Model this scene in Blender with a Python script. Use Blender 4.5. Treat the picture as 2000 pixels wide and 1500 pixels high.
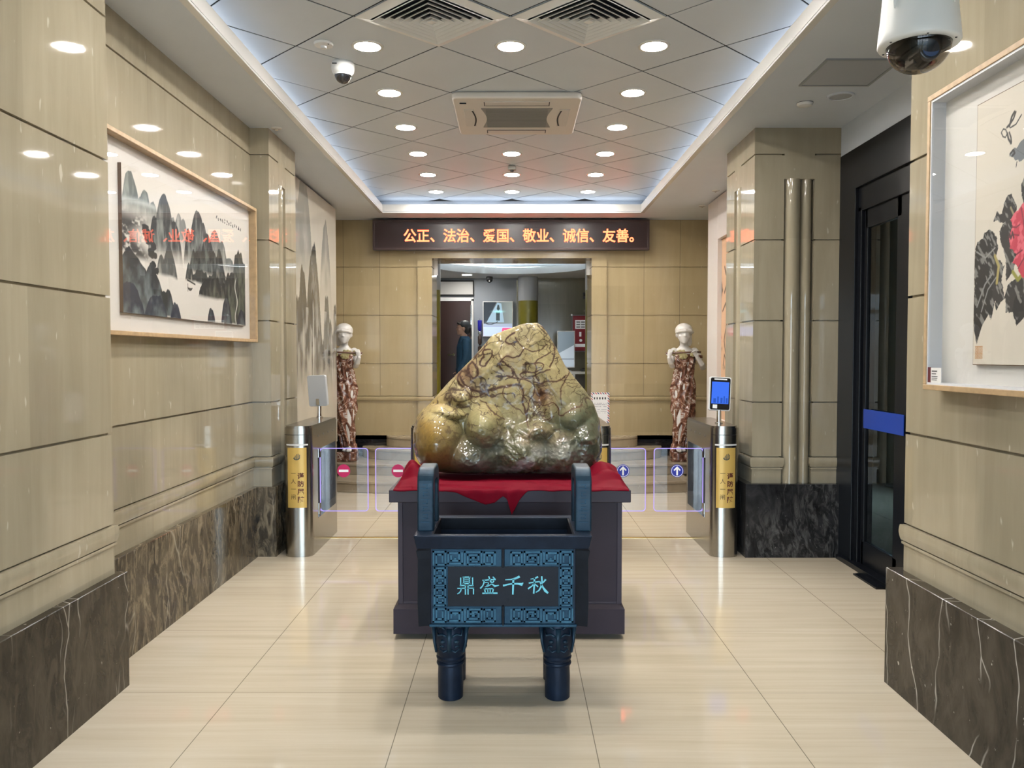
import bpy, bmesh, math, random
import numpy as np
from mathutils import Vector, Matrix
PI = math.pi
random.seed(7)
for _o in list(bpy.data.objects):
    bpy.data.objects.remove(_o, do_unlink=True)
SC = bpy.context.scene
COL = SC.collection

# ------------------------------------------------------------------ camera
cam_d = bpy.data.cameras.new('camera')
cam_d.sensor_width = 36.0
cam_d.lens = 36.0 * 1590 / 2000
cam_d.clip_start = 0.05
cam = bpy.data.objects.new('camera', cam_d)
COL.objects.link(cam)
cam.location = (0, 0, 1.533)
cam.rotation_euler = (PI / 2 - math.atan(55 / 1590), 0, math.atan(3 / 1590))
SC.camera = cam

# ------------------------------------------------------------------ world, exposure
LAMP = 185.0          # radiance of the downlight discs
SKY = 10.0            # daylight seen through the entrance and the side door
LED = 5.0            # radiance of the lit characters
world = bpy.data.worlds.new('daylight')
SC.world = world
world.use_nodes = True
_nt = world.node_tree
_bg = _nt.nodes['Background']
_tc = _nt.nodes.new('ShaderNodeTexCoord')
_sp = _nt.nodes.new('ShaderNodeSeparateXYZ')
_rp = _nt.nodes.new('ShaderNodeValToRGB')
_nt.links.new(_tc.outputs['Generated'], _sp.inputs[0])
_nt.links.new(_sp.outputs['Z'], _rp.inputs['Fac'])
_nt.links.new(_rp.outputs['Color'], _bg.inputs['Color'])
_rp.color_ramp.elements[0].position = 0.0
_rp.color_ramp.elements[0].color = (0.42, 0.47, 0.52, 1)
_rp.color_ramp.elements[1].position = 0.06
_rp.color_ramp.elements[1].color = (0.64, 0.83, 1.0, 1)
_bg.inputs['Strength'].default_value = SKY
SC.view_settings.view_transform = 'Standard'
SC.view_settings.look = 'None'
SC.view_settings.exposure = 0.25
SC.view_settings.gamma = 1.0
SC.view_settings.use_curve_mapping = False
SC.cycles.max_bounces = 10
SC.cycles.diffuse_bounces = 5
SC.cycles.glossy_bounces = 5
SC.cycles.transparent_max_bounces = 16
SC.cycles.sample_clamp_indirect = 6.0
SC.cycles.caustics_reflective = False
SC.cycles.caustics_refractive = False

def portal(name, loc, rot, sx, sy):
    d = bpy.data.lights.new(name, 'AREA')
    d.shape = 'RECTANGLE'; d.size = sx; d.size_y = sy
    d.cycles.is_portal = True
    o = bpy.data.objects.new(name, d); COL.objects.link(o)
    o.location = loc; o.rotation_euler = rot
portal('entrance_portal', (0, -2.55, 1.35), (PI / 2, 0, 0), 3.4, 2.7)

# ------------------------------------------------------------------ helpers
class MB:
    def __init__(s):
        s.v = []; s.f = []
    def add(s, vs, fs):
        n = len(s.v)
        s.v += [tuple(float(c) for c in p) for p in vs]
        s.f += [tuple(i + n for i in f) for f in fs]
        return s
    def box(s, x0, x1, y0, y1, z0, z1):
        return s.add([(x0, y0, z0), (x1, y0, z0), (x1, y1, z0), (x0, y1, z0), (x0, y0, z1), (x1, y0, z1), (x1, y1, z1), (x0, y1, z1)],
                     [(0, 3, 2, 1), (4, 5, 6, 7), (0, 1, 5, 4), (1, 2, 6, 5), (2, 3, 7, 6), (3, 0, 4, 7)])
    def prism(s, poly, lo, hi, axis='z'):
        """poly: list of 2d points; extruded along axis from lo to hi"""
        n = len(poly)
        def P(a, b, t):
            return {'z': (a, b, t), 'y': (a, t, b), 'x': (t, a, b)}[axis]
        vs = [P(a, b, lo) for a, b in poly] + [P(a, b, hi) for a, b in poly]
        fs = [tuple(range(n - 1, -1, -1)), tuple(range(n, 2 * n))]
        fs += [(i, (i + 1) % n, n + (i + 1) % n, n + i) for i in range(n)]
        return s.add(vs, fs)
    def lathe(s, prof, c=(0, 0, 0), n=32, axis='z', cap=True):
        """prof: list of (r, t)"""
        vs = []; fs = []
        for r, t in prof:
            for k in range(n):
                a = 2 * PI * k / n
                u, w = r * math.cos(a), r * math.sin(a)
                p = {'z': (u, w, t), 'y': (u, t, w), 'x': (t, u, w)}[axis]
                vs.append((c[0] + p[0], c[1] + p[1], c[2] + p[2]))
        m = len(prof)
        for i in range(m - 1):
            for k in range(n):
                fs.append((i * n + k, i * n + (k + 1) % n, (i + 1) * n + (k + 1) % n, (i + 1) * n + k))
        if cap:
            fs.append(tuple(range(n - 1, -1, -1)))
            fs.append(tuple(range((m - 1) * n, m * n)))
        return s.add(vs, fs)
    def tube(s, path, r, n=10, sec=None):
        """path of 3d points; r: radius or list of (ra, rb)"""
        P = [Vector(p) for p in path]
        rings = []
        vs = []; fs = []
        up = Vector((0, 0, 1))
        for i, p in enumerate(P):
            d = (P[min(i + 1, len(P) - 1)] - P[max(i - 1, 0)]).normalized()
            ref = Vector((0, 1, 0)) if abs(d.z) > 0.8 else up
            a = d.cross(ref).normalized(); b = a.cross(d).normalized()
            rr = r[i] if isinstance(r, (list, tuple)) else r
            if not isinstance(rr, (list, tuple)): rr = (rr, rr)
            for k in range(n):
                t = 2 * PI * k / n
                vs.append(p + a * (rr[0] * math.cos(t)) + b * (rr[1] * math.sin(t)))
        m = len(P)
        for i in range(m - 1):
            for k in range(n):
                fs.append((i * n + k, i * n + (k + 1) % n, (i + 1) * n + (k + 1) % n, (i + 1) * n + k))
        fs.append(tuple(range(n - 1, -1, -1))); fs.append(tuple(range((m - 1) * n, m * n)))
        return s.add(vs, fs)
    def ellip(s, c, r, nu=20, nv=12):
        vs = []; fs = []
        for j in range(1, nv):
            th = PI * j / nv
            for k in range(nu):
                a = 2 * PI * k / nu
                vs.append((c[0] + r[0] * math.sin(th) * math.cos(a), c[1] + r[1] * math.sin(th) * math.sin(a), c[2] + r[2] * math.cos(th)))
        for j in range(nv - 2):
            for k in range(nu):
                fs.append((j * nu + k, (j + 1) * nu + k, (j + 1) * nu + (k + 1) % nu, j * nu + (k + 1) % nu))
        t = len(vs); vs.append((c[0], c[1], c[2] + r[2])); vs.append((c[0], c[1], c[2] - r[2]))
        for k in range(nu):
            fs.append((t, k, (k + 1) % nu)); fs.append((t + 1, (nv - 2) * nu + (k + 1) % nu, (nv - 2) * nu + k))
        return s.add(vs, fs)
    def sweep(s, path, prof, closed=False):
        """plan path (room on its right), prof: (offset towards the room, z)"""
        n = len(path); vs = []; fs = []
        def nrm(a, b):
            d = Vector((b[0] - a[0], b[1] - a[1])).normalized()
            return Vector((d.y, -d.x))
        for i, p in enumerate(path):
            ns = []
            if i > 0: ns.append(nrm(path[i - 1], p))
            if i < n - 1: ns.append(nrm(p, path[i + 1]))
            if len(ns) == 2:
                m = (ns[0] + ns[1]); L = m.length
                m = m / L; m = m / max(0.3, m.dot(ns[0]))
            else: m = ns[0]
            for off, z in prof:
                vs.append((p[0] + m.x * off, p[1] + m.y * off, z))
        k = len(prof)
        for i in range(n - 1):
            for j in range(k - 1):
                fs.append((i * k + j, (i + 1) * k + j, (i + 1) * k + j + 1, i * k + j + 1))
        return s.add(vs, fs)
    def build(s, name, mat, parent=None, smooth=False, bevel=0, seg=2, angle=35, loc=None):
        me = bpy.data.meshes.new(name)
        me.from_pydata(s.v, [], s.f)
        bm = bmesh.new(); bm.from_mesh(me)
        if not getattr(s, 'open', False):
            bmesh.ops.recalc_face_normals(bm, faces=bm.faces)
        bm.to_mesh(me); bm.free()
        return mesh_obj(name, me, mat, parent, smooth, bevel, seg, angle, loc)

def mesh_obj(name, me, mat, parent=None, smooth=False, bevel=0, seg=2, angle=35, loc=None):
    o = bpy.data.objects.new(name, me); COL.objects.link(o)
    if mat is not None: me.materials.append(mat)
    if smooth:
        for p in me.polygons: p.use_smooth = True
        if smooth != 'all':
            try: me.set_sharp_from_angle(angle=math.radians(40))
            except Exception: pass
    if bevel:
        m = o.modifiers.new('bevel', 'BEVEL'); m.width = bevel; m.segments = seg
        m.limit_method = 'ANGLE'; m.angle_limit = math.radians(angle)
        m.harden_normals = False
    if parent is not None: o.parent = parent
    if loc is not None: o.location = loc
    return o

def tag(o, label=None, cat=None, group=None, kind=None):
    if label: o['label'] = label
    if cat: o['category'] = cat
    if group: o['group'] = group
    if kind: o['kind'] = kind
    return o
def thing(name, loc, label, cat, group=None, rz=0):
    o = bpy.data.objects.new(name, None); COL.objects.link(o)
    o.empty_display_size = 0.1
    o.location = loc; o.rotation_euler = (0, 0, rz)
    return tag(o, label, cat, group)
def struct(o, label=None):
    o['kind'] = 'structure'
    if label: o['label'] = label
    return o
def dup(root, loc=None, label=None, rz=None):
    r = root.copy(); COL.objects.link(r)
    if loc is not None: r.location = loc
    if rz is not None: r.rotation_euler = (0, 0, rz)
    if label: r['label'] = label
    for ch in list(root.children):
        c = ch.copy(); COL.objects.link(c); c.parent = r
        for g in list(ch.children):
            d = g.copy(); COL.objects.link(d); d.parent = c
    return r
def baked(name, mb, mods, mat, parent=None):
    """apply modifiers to a temporary object and keep the resulting mesh"""
    t = mb.build('temp', None) if isinstance(mb, MB) else mb
    for kind, kw in mods:
        m = t.modifiers.new(kind, kind)
        for k, v in kw.items(): setattr(m, k, v)
    bpy.context.view_layer.update()
    dg = bpy.context.evaluated_depsgraph_get()
    me = bpy.data.meshes.new_from_object(t.evaluated_get(dg))
    old = t.data
    bpy.data.objects.remove(t, do_unlink=True); bpy.data.meshes.remove(old)
    me.name = name
    return mesh_obj(name, me, mat, parent, smooth='all')
def text_mesh(txt, size, offset=0.0, extrude=0.0):
    """verts (x right, y up, z out) and faces of a piece of lettering"""
    cu = bpy.data.curves.new('lettering', 'FONT'); cu.body = txt; cu.size = size
    cu.offset = offset; cu.extrude = extrude; cu.resolution_u = 3
    o = bpy.data.objects.new('lettering', cu); COL.objects.link(o)
    bpy.context.view_layer.update()
    dg = bpy.context.evaluated_depsgraph_get()
    me = bpy.data.meshes.new_from_object(o.evaluated_get(dg))
    vs = [tuple(v.co) for v in me.vertices]; fs = [tuple(p.vertices) for p in me.polygons]
    bpy.data.objects.remove(o, do_unlink=True); bpy.data.curves.remove(cu); bpy.data.meshes.remove(me)
    return vs, fs

# ------------------------------------------------------------------ numpy noise
def vnoise(x, y, seed):
    T = np.random.RandomState(seed).rand(128, 128)
    xi = np.floor(x).astype(int); yi = np.floor(y).astype(int)
    fx = x - xi; fy = y - yi
    fx = fx * fx * (3 - 2 * fx); fy = fy * fy * (3 - 2 * fy)
    g = lambda i, j: T[i % 128, j % 128]
    return (g(xi, yi) * (1 - fx) + g(xi + 1, yi) * fx) * (1 - fy) + (g(xi, yi + 1) * (1 - fx) + g(xi + 1, yi + 1) * fx) * fy
def fbm(x, y, seed, o=4):
    r = 0; a = 0.5; t = 0
    for i in range(o):
        r = r + a * vnoise(x * 2 ** i, y * 2 ** i, seed + i); t += a; a *= 0.5
    return r / t
def inpoly(px, py, poly):
    c = np.zeros(px.shape, bool); n = len(poly)
    for i in range(n):
        x0, y0 = poly[i]; x1, y1 = poly[(i + 1) % n]
        if y0 == y1: continue
        k = ((y0 > py) != (y1 > py)) & (px < (x1 - x0) * (py - y0) / (y1 - y0) + x0)
        c ^= k
    return c
def sstep(a, b, x):
    t = np.clip((x - a) / (b - a), 0, 1); return t * t * (3 - 2 * t)

# ------------------------------------------------------------------ materials
def newmat(name):
    m = bpy.data.materials.new(name); m.use_nodes = True
    nt = m.node_tree; b = nt.nodes['Principled BSDF']
    return m, nt, b
def N(nt, t, **kw):
    n = nt.nodes.new('ShaderNode' + t)
    for k, v in kw.items():
        if k in n.inputs: n.inputs[k].default_value = v
        else: setattr(n, k, v)
    return n
def L(nt, a, b): nt.links.new(a, b)
def simple(name, col, rough=0.5, metal=0.0, coat=0.0, spec=0.5, emit=None, es=0.0, noise=0.0, nscale=20.0, bump=0.0):
    m, nt, b = newmat(name)
    c = (*col, 1)
    b.inputs['Base Color'].default_value = c
    b.inputs['Roughness'].default_value = rough
    b.inputs['Metallic'].default_value = metal
    b.inputs['Coat Weight'].default_value = coat
    b.inputs['Coat Roughness'].default_value = 0.05
    b.inputs['Specular IOR Level'].default_value = spec
    if emit:
        b.inputs['Emission Color'].default_value = (*emit, 1); b.inputs['Emission Strength'].default_value = es
    if noise or bump:
        tc = N(nt, 'TexCoord'); nz = N(nt, 'TexNoise', Scale=nscale, Detail=4.0)
        L(nt, tc.outputs['Object'], nz.inputs['Vector'])
        if noise:
            mx = N(nt, 'MixRGB', blend_type='MULTIPLY'); mx.inputs[0].default_value = 1.0
            rp = N(nt, 'ValToRGB')
            rp.color_ramp.elements[0].color = (1 - noise,) * 3 + (1,); rp.color_ramp.elements[0].position = 0.3
            rp.color_ramp.elements[1].color = (1 + noise,) * 3 + (1,); rp.color_ramp.elements[1].position = 0.7
            L(nt, nz.outputs['Fac'], rp.inputs[0]); mx.inputs[1].default_value = c
            L(nt, rp.outputs[0], mx.inputs[2]); L(nt, mx.outputs[0], b.inputs['Base Color'])
        if bump:
            bp = N(nt, 'Bump', Strength=bump, Distance=0.01)
            L(nt, nz.outputs['Fac'], bp.inputs['Height']); L(nt, bp.outputs[0], b.inputs['Normal'])
    return m
def ramp(nt, src, stops):
    r = N(nt, 'ValToRGB'); e = r.color_ramp.elements
    while len(e) < len(stops): e.new(0.5)
    for i, (p, c) in enumerate(stops):
        e[i].position = p; e[i].color = (*c, 1) if len(c) == 3 else c
    L(nt, src, r.inputs[0]); return r
def mth(nt, op, a, b=None, c=None):
    n = N(nt, 'Math', operation=op)
    for i, q in enumerate((a, b, c)):
        if q is None: continue
        if isinstance(q, (int, float)): n.inputs[i].default_value = q
        else: L(nt, q, n.inputs[i])
    return n.outputs[0]
def mixc(nt, f, a, b, mode='MIX'):
    n = N(nt, 'MixRGB', blend_type=mode)
    for i, q in enumerate((f, a, b)):
        if isinstance(q, (int, float)): n.inputs[i].default_value = q
        elif isinstance(q, tuple): n.inputs[i].default_value = (*q, 1)
        else: L(nt, q, n.inputs[i])
    return n.outputs[0]

def stone(name, a, b_, rough=0.035, panel=0.62, cz=0.62, z0=1.18):
    """polished beige wall stone: fine vertical streaks, pale flecks, tone changing from panel to panel"""
    m, nt, b = newmat(name)
    tc = N(nt, 'TexCoord'); ob = tc.outputs['Object']
    mp = N(nt, 'Mapping'); mp.inputs['Scale'].default_value = (11, 11, 1.1); L(nt, ob, mp.inputs[0])
    n1 = N(nt, 'TexNoise', Scale=1.0, Detail=6.0, Roughness=0.6, Distortion=0.6); L(nt, mp.outputs[0], n1.inputs['Vector'])
    mp2 = N(nt, 'Mapping'); mp2.inputs['Scale'].default_value = (2.2, 2.2, 1.4); L(nt, ob, mp2.inputs[0])
    n2 = N(nt, 'TexNoise', Scale=1.0, Detail=4.0); L(nt, mp2.outputs[0], n2.inputs['Vector'])
    mp3 = N(nt, 'Mapping'); mp3.inputs['Scale'].default_value = (30, 30, 9); L(nt, ob, mp3.inputs[0])
    n3 = N(nt, 'TexNoise', Scale=1.0, Detail=2.0); L(nt, mp3.outputs[0], n3.inputs['Vector'])
    f = mth(nt, 'ADD', mth(nt, 'MULTIPLY', n1.outputs['Fac'], 0.5), mth(nt, 'MULTIPLY', n2.outputs['Fac'], 0.5))
    base = ramp(nt, f, [(0.3, a), (0.72, b_)]).outputs[0]
    sp = N(nt, 'SeparateXYZ'); L(nt, ob, sp.inputs[0])
    h = mth(nt, 'FLOOR', mth(nt, 'DIVIDE', mth(nt, 'ADD', sp.outputs['X'], sp.outputs['Y']), panel))
    v = mth(nt, 'FLOOR', mth(nt, 'DIVIDE', mth(nt, 'SUBTRACT', sp.outputs['Z'], z0), cz))
    cb = N(nt, 'CombineXYZ'); L(nt, h, cb.inputs[0]); L(nt, v, cb.inputs[1])
    wn = N(nt, 'TexWhiteNoise', noise_dimensions='2D'); L(nt, cb.outputs[0], wn.inputs['Vector'])
    tone = mth(nt, 'ADD', mth(nt, 'MULTIPLY', wn.outputs['Value'], 0.16), 0.92)
    cb2 = N(nt, 'CombineXYZ')
    for i in range(3): L(nt, tone, cb2.inputs[i])
    base = mixc(nt, 1.0, base, cb2.outputs[0], 'MULTIPLY')
    fl = ramp(nt, n3.outputs['Fac'], [(0.70, (0, 0, 0)), (0.76, (1, 1, 1))]).outputs[0]
    fl = mth(nt, 'MULTIPLY', fl, 0.6)
    base = mixc(nt, fl, base, (0.62, 0.56, 0.46))
    L(nt, base, b.inputs['Base Color'])
    b.inputs['Roughness'].default_value = rough
    b.inputs['Specular IOR Level'].default_value = 0.55
    bp = N(nt, 'Bump', Strength=0.012, Distance=0.01); L(nt, n1.outputs['Fac'], bp.inputs['Height']); L(nt, bp.outputs[0], b.inputs['Normal'])
    return m

def marble(name, dark, mid, vein, vscale=1.6, blotch=7.0, vw=0.009, rough=0.10, mottle=0.5, patch=(0.16, 0.13, 0.085), lo=(0.50, 0.58), pl=(0.42, 0.60)):
    m, nt, b = newmat(name)
    tc = N(nt, 'TexCoord'); ob = tc.outputs['Object']
    mp = N(nt, 'Mapping'); mp.inputs['Scale'].default_value = (1.5, 1.5, 0.8); L(nt, ob, mp.inputs[0])
    n1 = N(nt, 'TexNoise', Scale=blotch, Detail=8.0, Roughness=0.65, Distortion=0.8); L(nt, mp.outputs[0], n1.inputs['Vector'])
    n2 = N(nt, 'TexNoise', Scale=2.2, Detail=3.0); L(nt, ob, n2.inputs['Vector'])
    wv = N(nt, 'VectorMath', operation='SCALE'); L(nt, n2.outputs['Color'], wv.inputs[0]); wv.inputs['Scale'].default_value = 0.22
    ad = N(nt, 'VectorMath', operation='ADD'); L(nt, ob, ad.inputs[0]); L(nt, wv.outputs[0], ad.inputs[1])
    base = ramp(nt, n1.outputs['Fac'], [(0.30, dark), (0.30 + mottle * 0.9, mid)]).outputs[0]
    mpb = N(nt, 'Mapping'); mpb.inputs['Scale'].default_value = (9, 9, 3.2); L(nt, ad.outputs[0], mpb.inputs[0])
    n7 = N(nt, 'TexNoise', Scale=1.6, Detail=7.0, Roughness=0.7, Distortion=1.2); L(nt, mpb.outputs[0], n7.inputs['Vector'])
    n8 = N(nt, 'TexNoise', Scale=0.9, Detail=1.0); L(nt, ob, n8.inputs['Vector'])
    pm = ramp(nt, n8.outputs['Fac'], [(pl[0], (0, 0, 0)), (pl[1], (1, 1, 1))]).outputs[0]
    base = mixc(nt, mth(nt, 'MULTIPLY', ramp(nt, n7.outputs['Fac'], [(0.47, (0, 0, 0)), (0.64, (0.85, 0.85, 0.85))]).outputs[0], pm), base, patch)
    base0 = base
    for rotv, msk_lo, sd in (((0.35, 0.35, 0.3), lo[0], 0.0), ((-0.5, -0.45, 0.9), lo[1], 7.0)):
        rot = N(nt, 'Mapping'); rot.inputs['Rotation'].default_value = rotv; rot.inputs['Scale'].default_value = (1.7, 1.7, 0.30); rot.inputs['Location'].default_value = (sd, sd, sd); L(nt, ad.outputs[0], rot.inputs[0])
        vo = N(nt, 'TexVoronoi', feature='DISTANCE_TO_EDGE', Scale=vscale); L(nt, rot.outputs[0], vo.inputs['Vector'])
        ve = ramp(nt, vo.outputs['Distance'], [(0.0, (1, 1, 1)), (vw, (0, 0, 0))]).outputs[0]
        n4 = N(nt, 'TexNoise', Scale=2.4, Detail=2.0); mo4 = N(nt, 'Mapping'); mo4.inputs['Location'].default_value = (sd, 2, sd); L(nt, ob, mo4.inputs[0]); L(nt, mo4.outputs[0], n4.inputs['Vector'])
        msk = ramp(nt, n4.outputs['Fac'], [(msk_lo, (0, 0, 0)), (msk_lo + 0.12, (0.8, 0.8, 0.8))]).outputs[0]
        base = mixc(nt, mth(nt, 'MULTIPLY', ve, msk), base, vein)
    n5 = N(nt, 'TexNoise', Scale=38.0, Detail=2.0); L(nt, ob, n5.inputs['Vector'])
    fl = ramp(nt, n5.outputs['Fac'], [(0.72, (0, 0, 0)), (0.78, (0.6, 0.6, 0.6))]).outputs[0]
    base = mixc(nt, fl, base, vein)
    L(nt, base, b.inputs['Base Color']); b.inputs['Roughness'].default_value = rough
    b.inputs['Specular IOR Level'].default_value = 0.22
    return m

def floor_mat():
    m, nt, b = newmat('polished_floor_tile')
    tc = N(nt, 'TexCoord'); ob = tc.outputs['Object']
    mp = N(nt, 'Mapping'); mp.inputs['Scale'].default_value = (0.8, 17, 1); L(nt, ob, mp.inputs[0])
    n1 = N(nt, 'TexNoise', Scale=1.0, Detail=6.0, Roughness=0.6, Distortion=0.15); L(nt, mp.outputs[0], n1.inputs['Vector'])
    n2 = N(nt, 'TexNoise', Scale=0.8, Detail=2.0); L(nt, ob, n2.inputs['Vector'])
    f = mth(nt, 'ADD', mth(nt, 'MULTIPLY', n1.outputs['Fac'], 0.75), mth(nt, 'MULTIPLY', n2.outputs['Fac'], 0.25))
    base = ramp(nt, f, [(0.3, (0.52, 0.44, 0.325)), (0.5, (0.60, 0.52, 0.40)), (0.7, (0.66, 0.585, 0.465))]).outputs[0]
    sp = N(nt, 'SeparateXYZ'); L(nt, ob, sp.inputs[0])
    def joint(src, off, step, w):
        t = mth(nt, 'FLOORED_MODULO', mth(nt, 'SUBTRACT', src, off), step)
        t = mth(nt, 'MINIMUM', t, mth(nt, 'SUBTRACT', step, t))
        return mth(nt, 'LESS_THAN', t, w)
    jx = joint(sp.outputs['X'], -0.478, 0.80, 0.0018)
    jy = joint(sp.outputs['Y'], 3.656, 0.835, 0.0015)
    j = mth(nt, 'MAXIMUM', jx, mth(nt, 'MULTIPLY', jy, 0.6))
    base = mixc(nt, mth(nt, 'MULTIPLY', j, 0.75), base, (0.10, 0.085, 0.065))
    L(nt, base, b.inputs['Base Color'])
    b.inputs['Roughness'].default_value = 0.05
    b.inputs['Specular IOR Level'].default_value = 0.55
    bp = N(nt, 'Bump', Strength=0.006, Distance=0.01); L(nt, n2.outputs['Fac'], bp.inputs['Height']); L(nt, bp.outputs[0], b.inputs['Normal'])
    return m

def clear_glass(name, tint=(0.96, 0.98, 0.97), rmul=1.0):
    """thin pane: see-through with Fresnel reflections"""
    m = bpy.data.materials.new(name); m.use_nodes = True; nt = m.node_tree
    nt.nodes.clear()
    out = N(nt, 'OutputMaterial'); tr = N(nt, 'BsdfTransparent'); gl = N(nt, 'BsdfGlossy'); mx = N(nt, 'MixShader'); fr = N(nt, 'Fresnel', IOR=1.45)
    tr.inputs[0].default_value = (*tint, 1); gl.inputs['Roughness'].default_value = 0.01
    ge = N(nt, 'NewGeometry')   # reflect only where the ray enters the pane
    L(nt, mth(nt, 'MULTIPLY', mth(nt, 'MULTIPLY', fr.outputs[0], rmul), mth(nt, 'SUBTRACT', 1.0, ge.outputs['Backfacing'])), mx.inputs[0]); L(nt, tr.outputs[0], mx.inputs[1]); L(nt, gl.outputs[0], mx.inputs[2]); L(nt, mx.outputs[0], out.inputs[0])
    return m
def emitter(name, col, s):
    m = bpy.data.materials.new(name); m.use_nodes = True; nt = m.node_tree; nt.nodes.clear()
    out = N(nt, 'OutputMaterial'); e = N(nt, 'Emission', Strength=s); e.inputs[0].default_value = (*col, 1)
    L(nt, e.outputs[0], out.inputs[0]); return m
def painted(name, rough=0.6, emit=0.0):
    """pigment stored per vertex"""
    m, nt, b = newmat(name)
    at = N(nt, 'VertexColor'); at.layer_name = 'pigment'
    L(nt, at.outputs[0], b.inputs['Base Color']); b.inputs['Roughness'].default_value = rough
    if emit:
        L(nt, at.outputs[0], b.inputs['Emission Color']); b.inputs['Emission Strength'].default_value = emit
    return m
def paint_grid(name, C, o, u, v, mat, parent=None):
    """C: (ny, nx, 3) linear colours on a flat sheet with corner o and edge vectors u, v"""
    ny, nx = C.shape[:2]
    a = np.linspace(0, 1, nx)[None, :, None]; b = np.linspace(0, 1, ny)[:, None, None]
    P = (np.array(o) + a * np.array(u) + b * np.array(v)).reshape(-1, 3)
    i = np.arange(nx * ny).reshape(ny, nx)
    F = np.stack([i[:-1, :-1], i[:-1, 1:], i[1:, 1:], i[1:, :-1]], -1).reshape(-1, 4)
    me = bpy.data.meshes.new(name)
    me.from_pydata(P.tolist(), [], F.tolist())
    at = me.color_attributes.new('pigment', 'FLOAT_COLOR', 'POINT')
    rgba = np.ones((nx * ny, 4), np.float32); rgba[:, :3] = C.reshape(-1, 3)
    at.data.foreach_set('color', rgba.ravel())
    return mesh_obj(name, me, mat, parent)

M = {}
M['wall'] = stone('beige_wall_stone', (0.29, 0.25, 0.175), (0.41, 0.36, 0.265))
M['back'] = stone('beige_back_wall_stone', (0.34, 0.265, 0.145), (0.42, 0.335, 0.195), rough=0.16)
M['plinth'] = marble('dark_brown_marble', (0.008, 0.0065, 0.005), (0.070, 0.057, 0.040), (0.42, 0.38, 0.33), blotch=3.2, mottle=0.42, patch=(0.075, 0.060, 0.043), lo=(0.41, 0.46))
M['plinth_mottled'] = marble('mottled_brown_marble', (0.010, 0.008, 0.006), (0.110, 0.088, 0.058), (0.36, 0.32, 0.25), blotch=4.0, mottle=0.42, patch=(0.26, 0.21, 0.14), lo=(0.52, 0.56), pl=(0.30, 0.46))
M['plinth_veined'] = marble('white_veined_marble', (0.009, 0.0075, 0.006), (0.068, 0.057, 0.043), (0.55, 0.52, 0.48), blotch=3.6, mottle=0.42, patch=(0.070, 0.058, 0.045), lo=(0.40, 0.50), vw=0.011)
M['plinth_black'] = marble('black_marble', (0.006, 0.006, 0.007), (0.045, 0.045, 0.048), (0.30, 0.30, 0.30), vscale=2.0, patch=(0.13, 0.13, 0.13))
M['floor'] = floor_mat()
M['tile'] = simple('ceiling_tile_white', (0.60, 0.65, 0.715), 0.38, noise=0.02, nscale=3)
M['black'] = simple('joint_black', (0.012, 0.011, 0.011), 0.7)
M['plaster'] = simple('white_plaster', (0.60, 0.65, 0.72), 0.55, noise=0.015, nscale=4)
M['trimwhite'] = simple('gloss_white_trim', (0.74, 0.73, 0.71), 0.2, coat=0.3)
M['white'] = simple('white_plastic', (0.78, 0.78, 0.77), 0.35)
M['dkgrey'] = simple('dark_grey_plastic', (0.06, 0.06, 0.065), 0.45)
M['blackgloss'] = simple('black_gloss', (0.01, 0.01, 0.012), 0.08, coat=0.5)
M['steel'] = simple('brushed_steel', (0.40, 0.38, 0.34), 0.22, metal=1.0, noise=0.05, nscale=60)
M['chrome'] = simple('chrome', (0.75, 0.75, 0.74), 0.08, metal=1.0)
M['brass'] = simple('brass', (0.70, 0.48, 0.18), 0.25, metal=1.0)
M['wood'] = simple('pale_oak_frame', (0.45, 0.31, 0.17), 0.45, noise=0.12, nscale=30)
M['mat'] = simple('mount_board', (0.72, 0.69, 0.65), 0.8)
M['glass'] = clear_glass('clear_glass')
M['picglass'] = clear_glass('picture_glass', (0.99, 0.99, 0.99))
M['gateglass'] = clear_glass('gate_glass', (0.93, 0.94, 0.97), 3.0)
M['doorglass'] = clear_glass('tinted_door_glass', (0.42, 0.47, 0.48), 1.2)
M['paint'] = painted('ink_on_paper')
M['doorblack'] = simple('black_door_metal', (0.006, 0.007, 0.010), 0.3, spec=0.3)
M['purple'] = emitter('violet_edge_light', (0.45, 0.35, 1.0), 1.1)

# ================================================================== STRUCTURE
b = MB().box(-3.2, 4.6, -2.6, 10.6, -0.12, 0.0)
struct(b.build('floor', M['floor']))
struct(MB().box(-9, 9, -14, -2.6, -0.16, -0.04).build('ground_outside', simple('pale_paving', (0.35, 0.34, 0.32), 0.7)))
# brass strip let into the floor between the gates
struct(MB().box(-1.55, 1.53, 6.80, 6.835, 0.0, 0.004).build('trim_1', M['brass']))

def stone_profile(z0, z1, grooves, bead=None, d=0.014, w=0.0055):
    p = [(0, z0)]
    if bead:
        lo, hi, out = bead
        p += [(0, lo - 0.012), (0.008, lo - 0.012), (0.008, lo), (-0.004, lo), (-0.004, lo + 0.006)]
        for k in range(9):
            t = k / 8
            p.append((out * (0.35 + 0.65 * math.sin(PI * (0.12 + 0.66 * t))), lo + 0.006 + (hi - lo - 0.012) * t))
        p += [(-d, hi - 0.003), (-d, hi + 0.004), (0, hi + 0.004)]
    for g in grooves:
        p += [(0, g - w), (-d, g - w), (-d, g + w), (0, g + w)]
    p.append((0, z1))
    return p
G = [1.18, 1.80, 2.41, 3.05]
PR = stone_profile(0.53, 3.30, G, (0.680, 0.762, 0.017))
left_path = [(-1.83, -2.5), (-1.83, 3.70), (-1.99, 3.70), (-1.99, 6.20), (-1.85, 6.20), (-1.85, 6.45), (-1.91, 6.45), (-1.91, 6.64), (-1.85, 6.64),
             (-1.85, 6.95), (-2.10, 6.95), (-2.10, 9.42), (-2.55, 9.42), (-2.55, 10.40)]
struct(MB().sweep(left_path, PR).build('wall_left', M['wall']))
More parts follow.
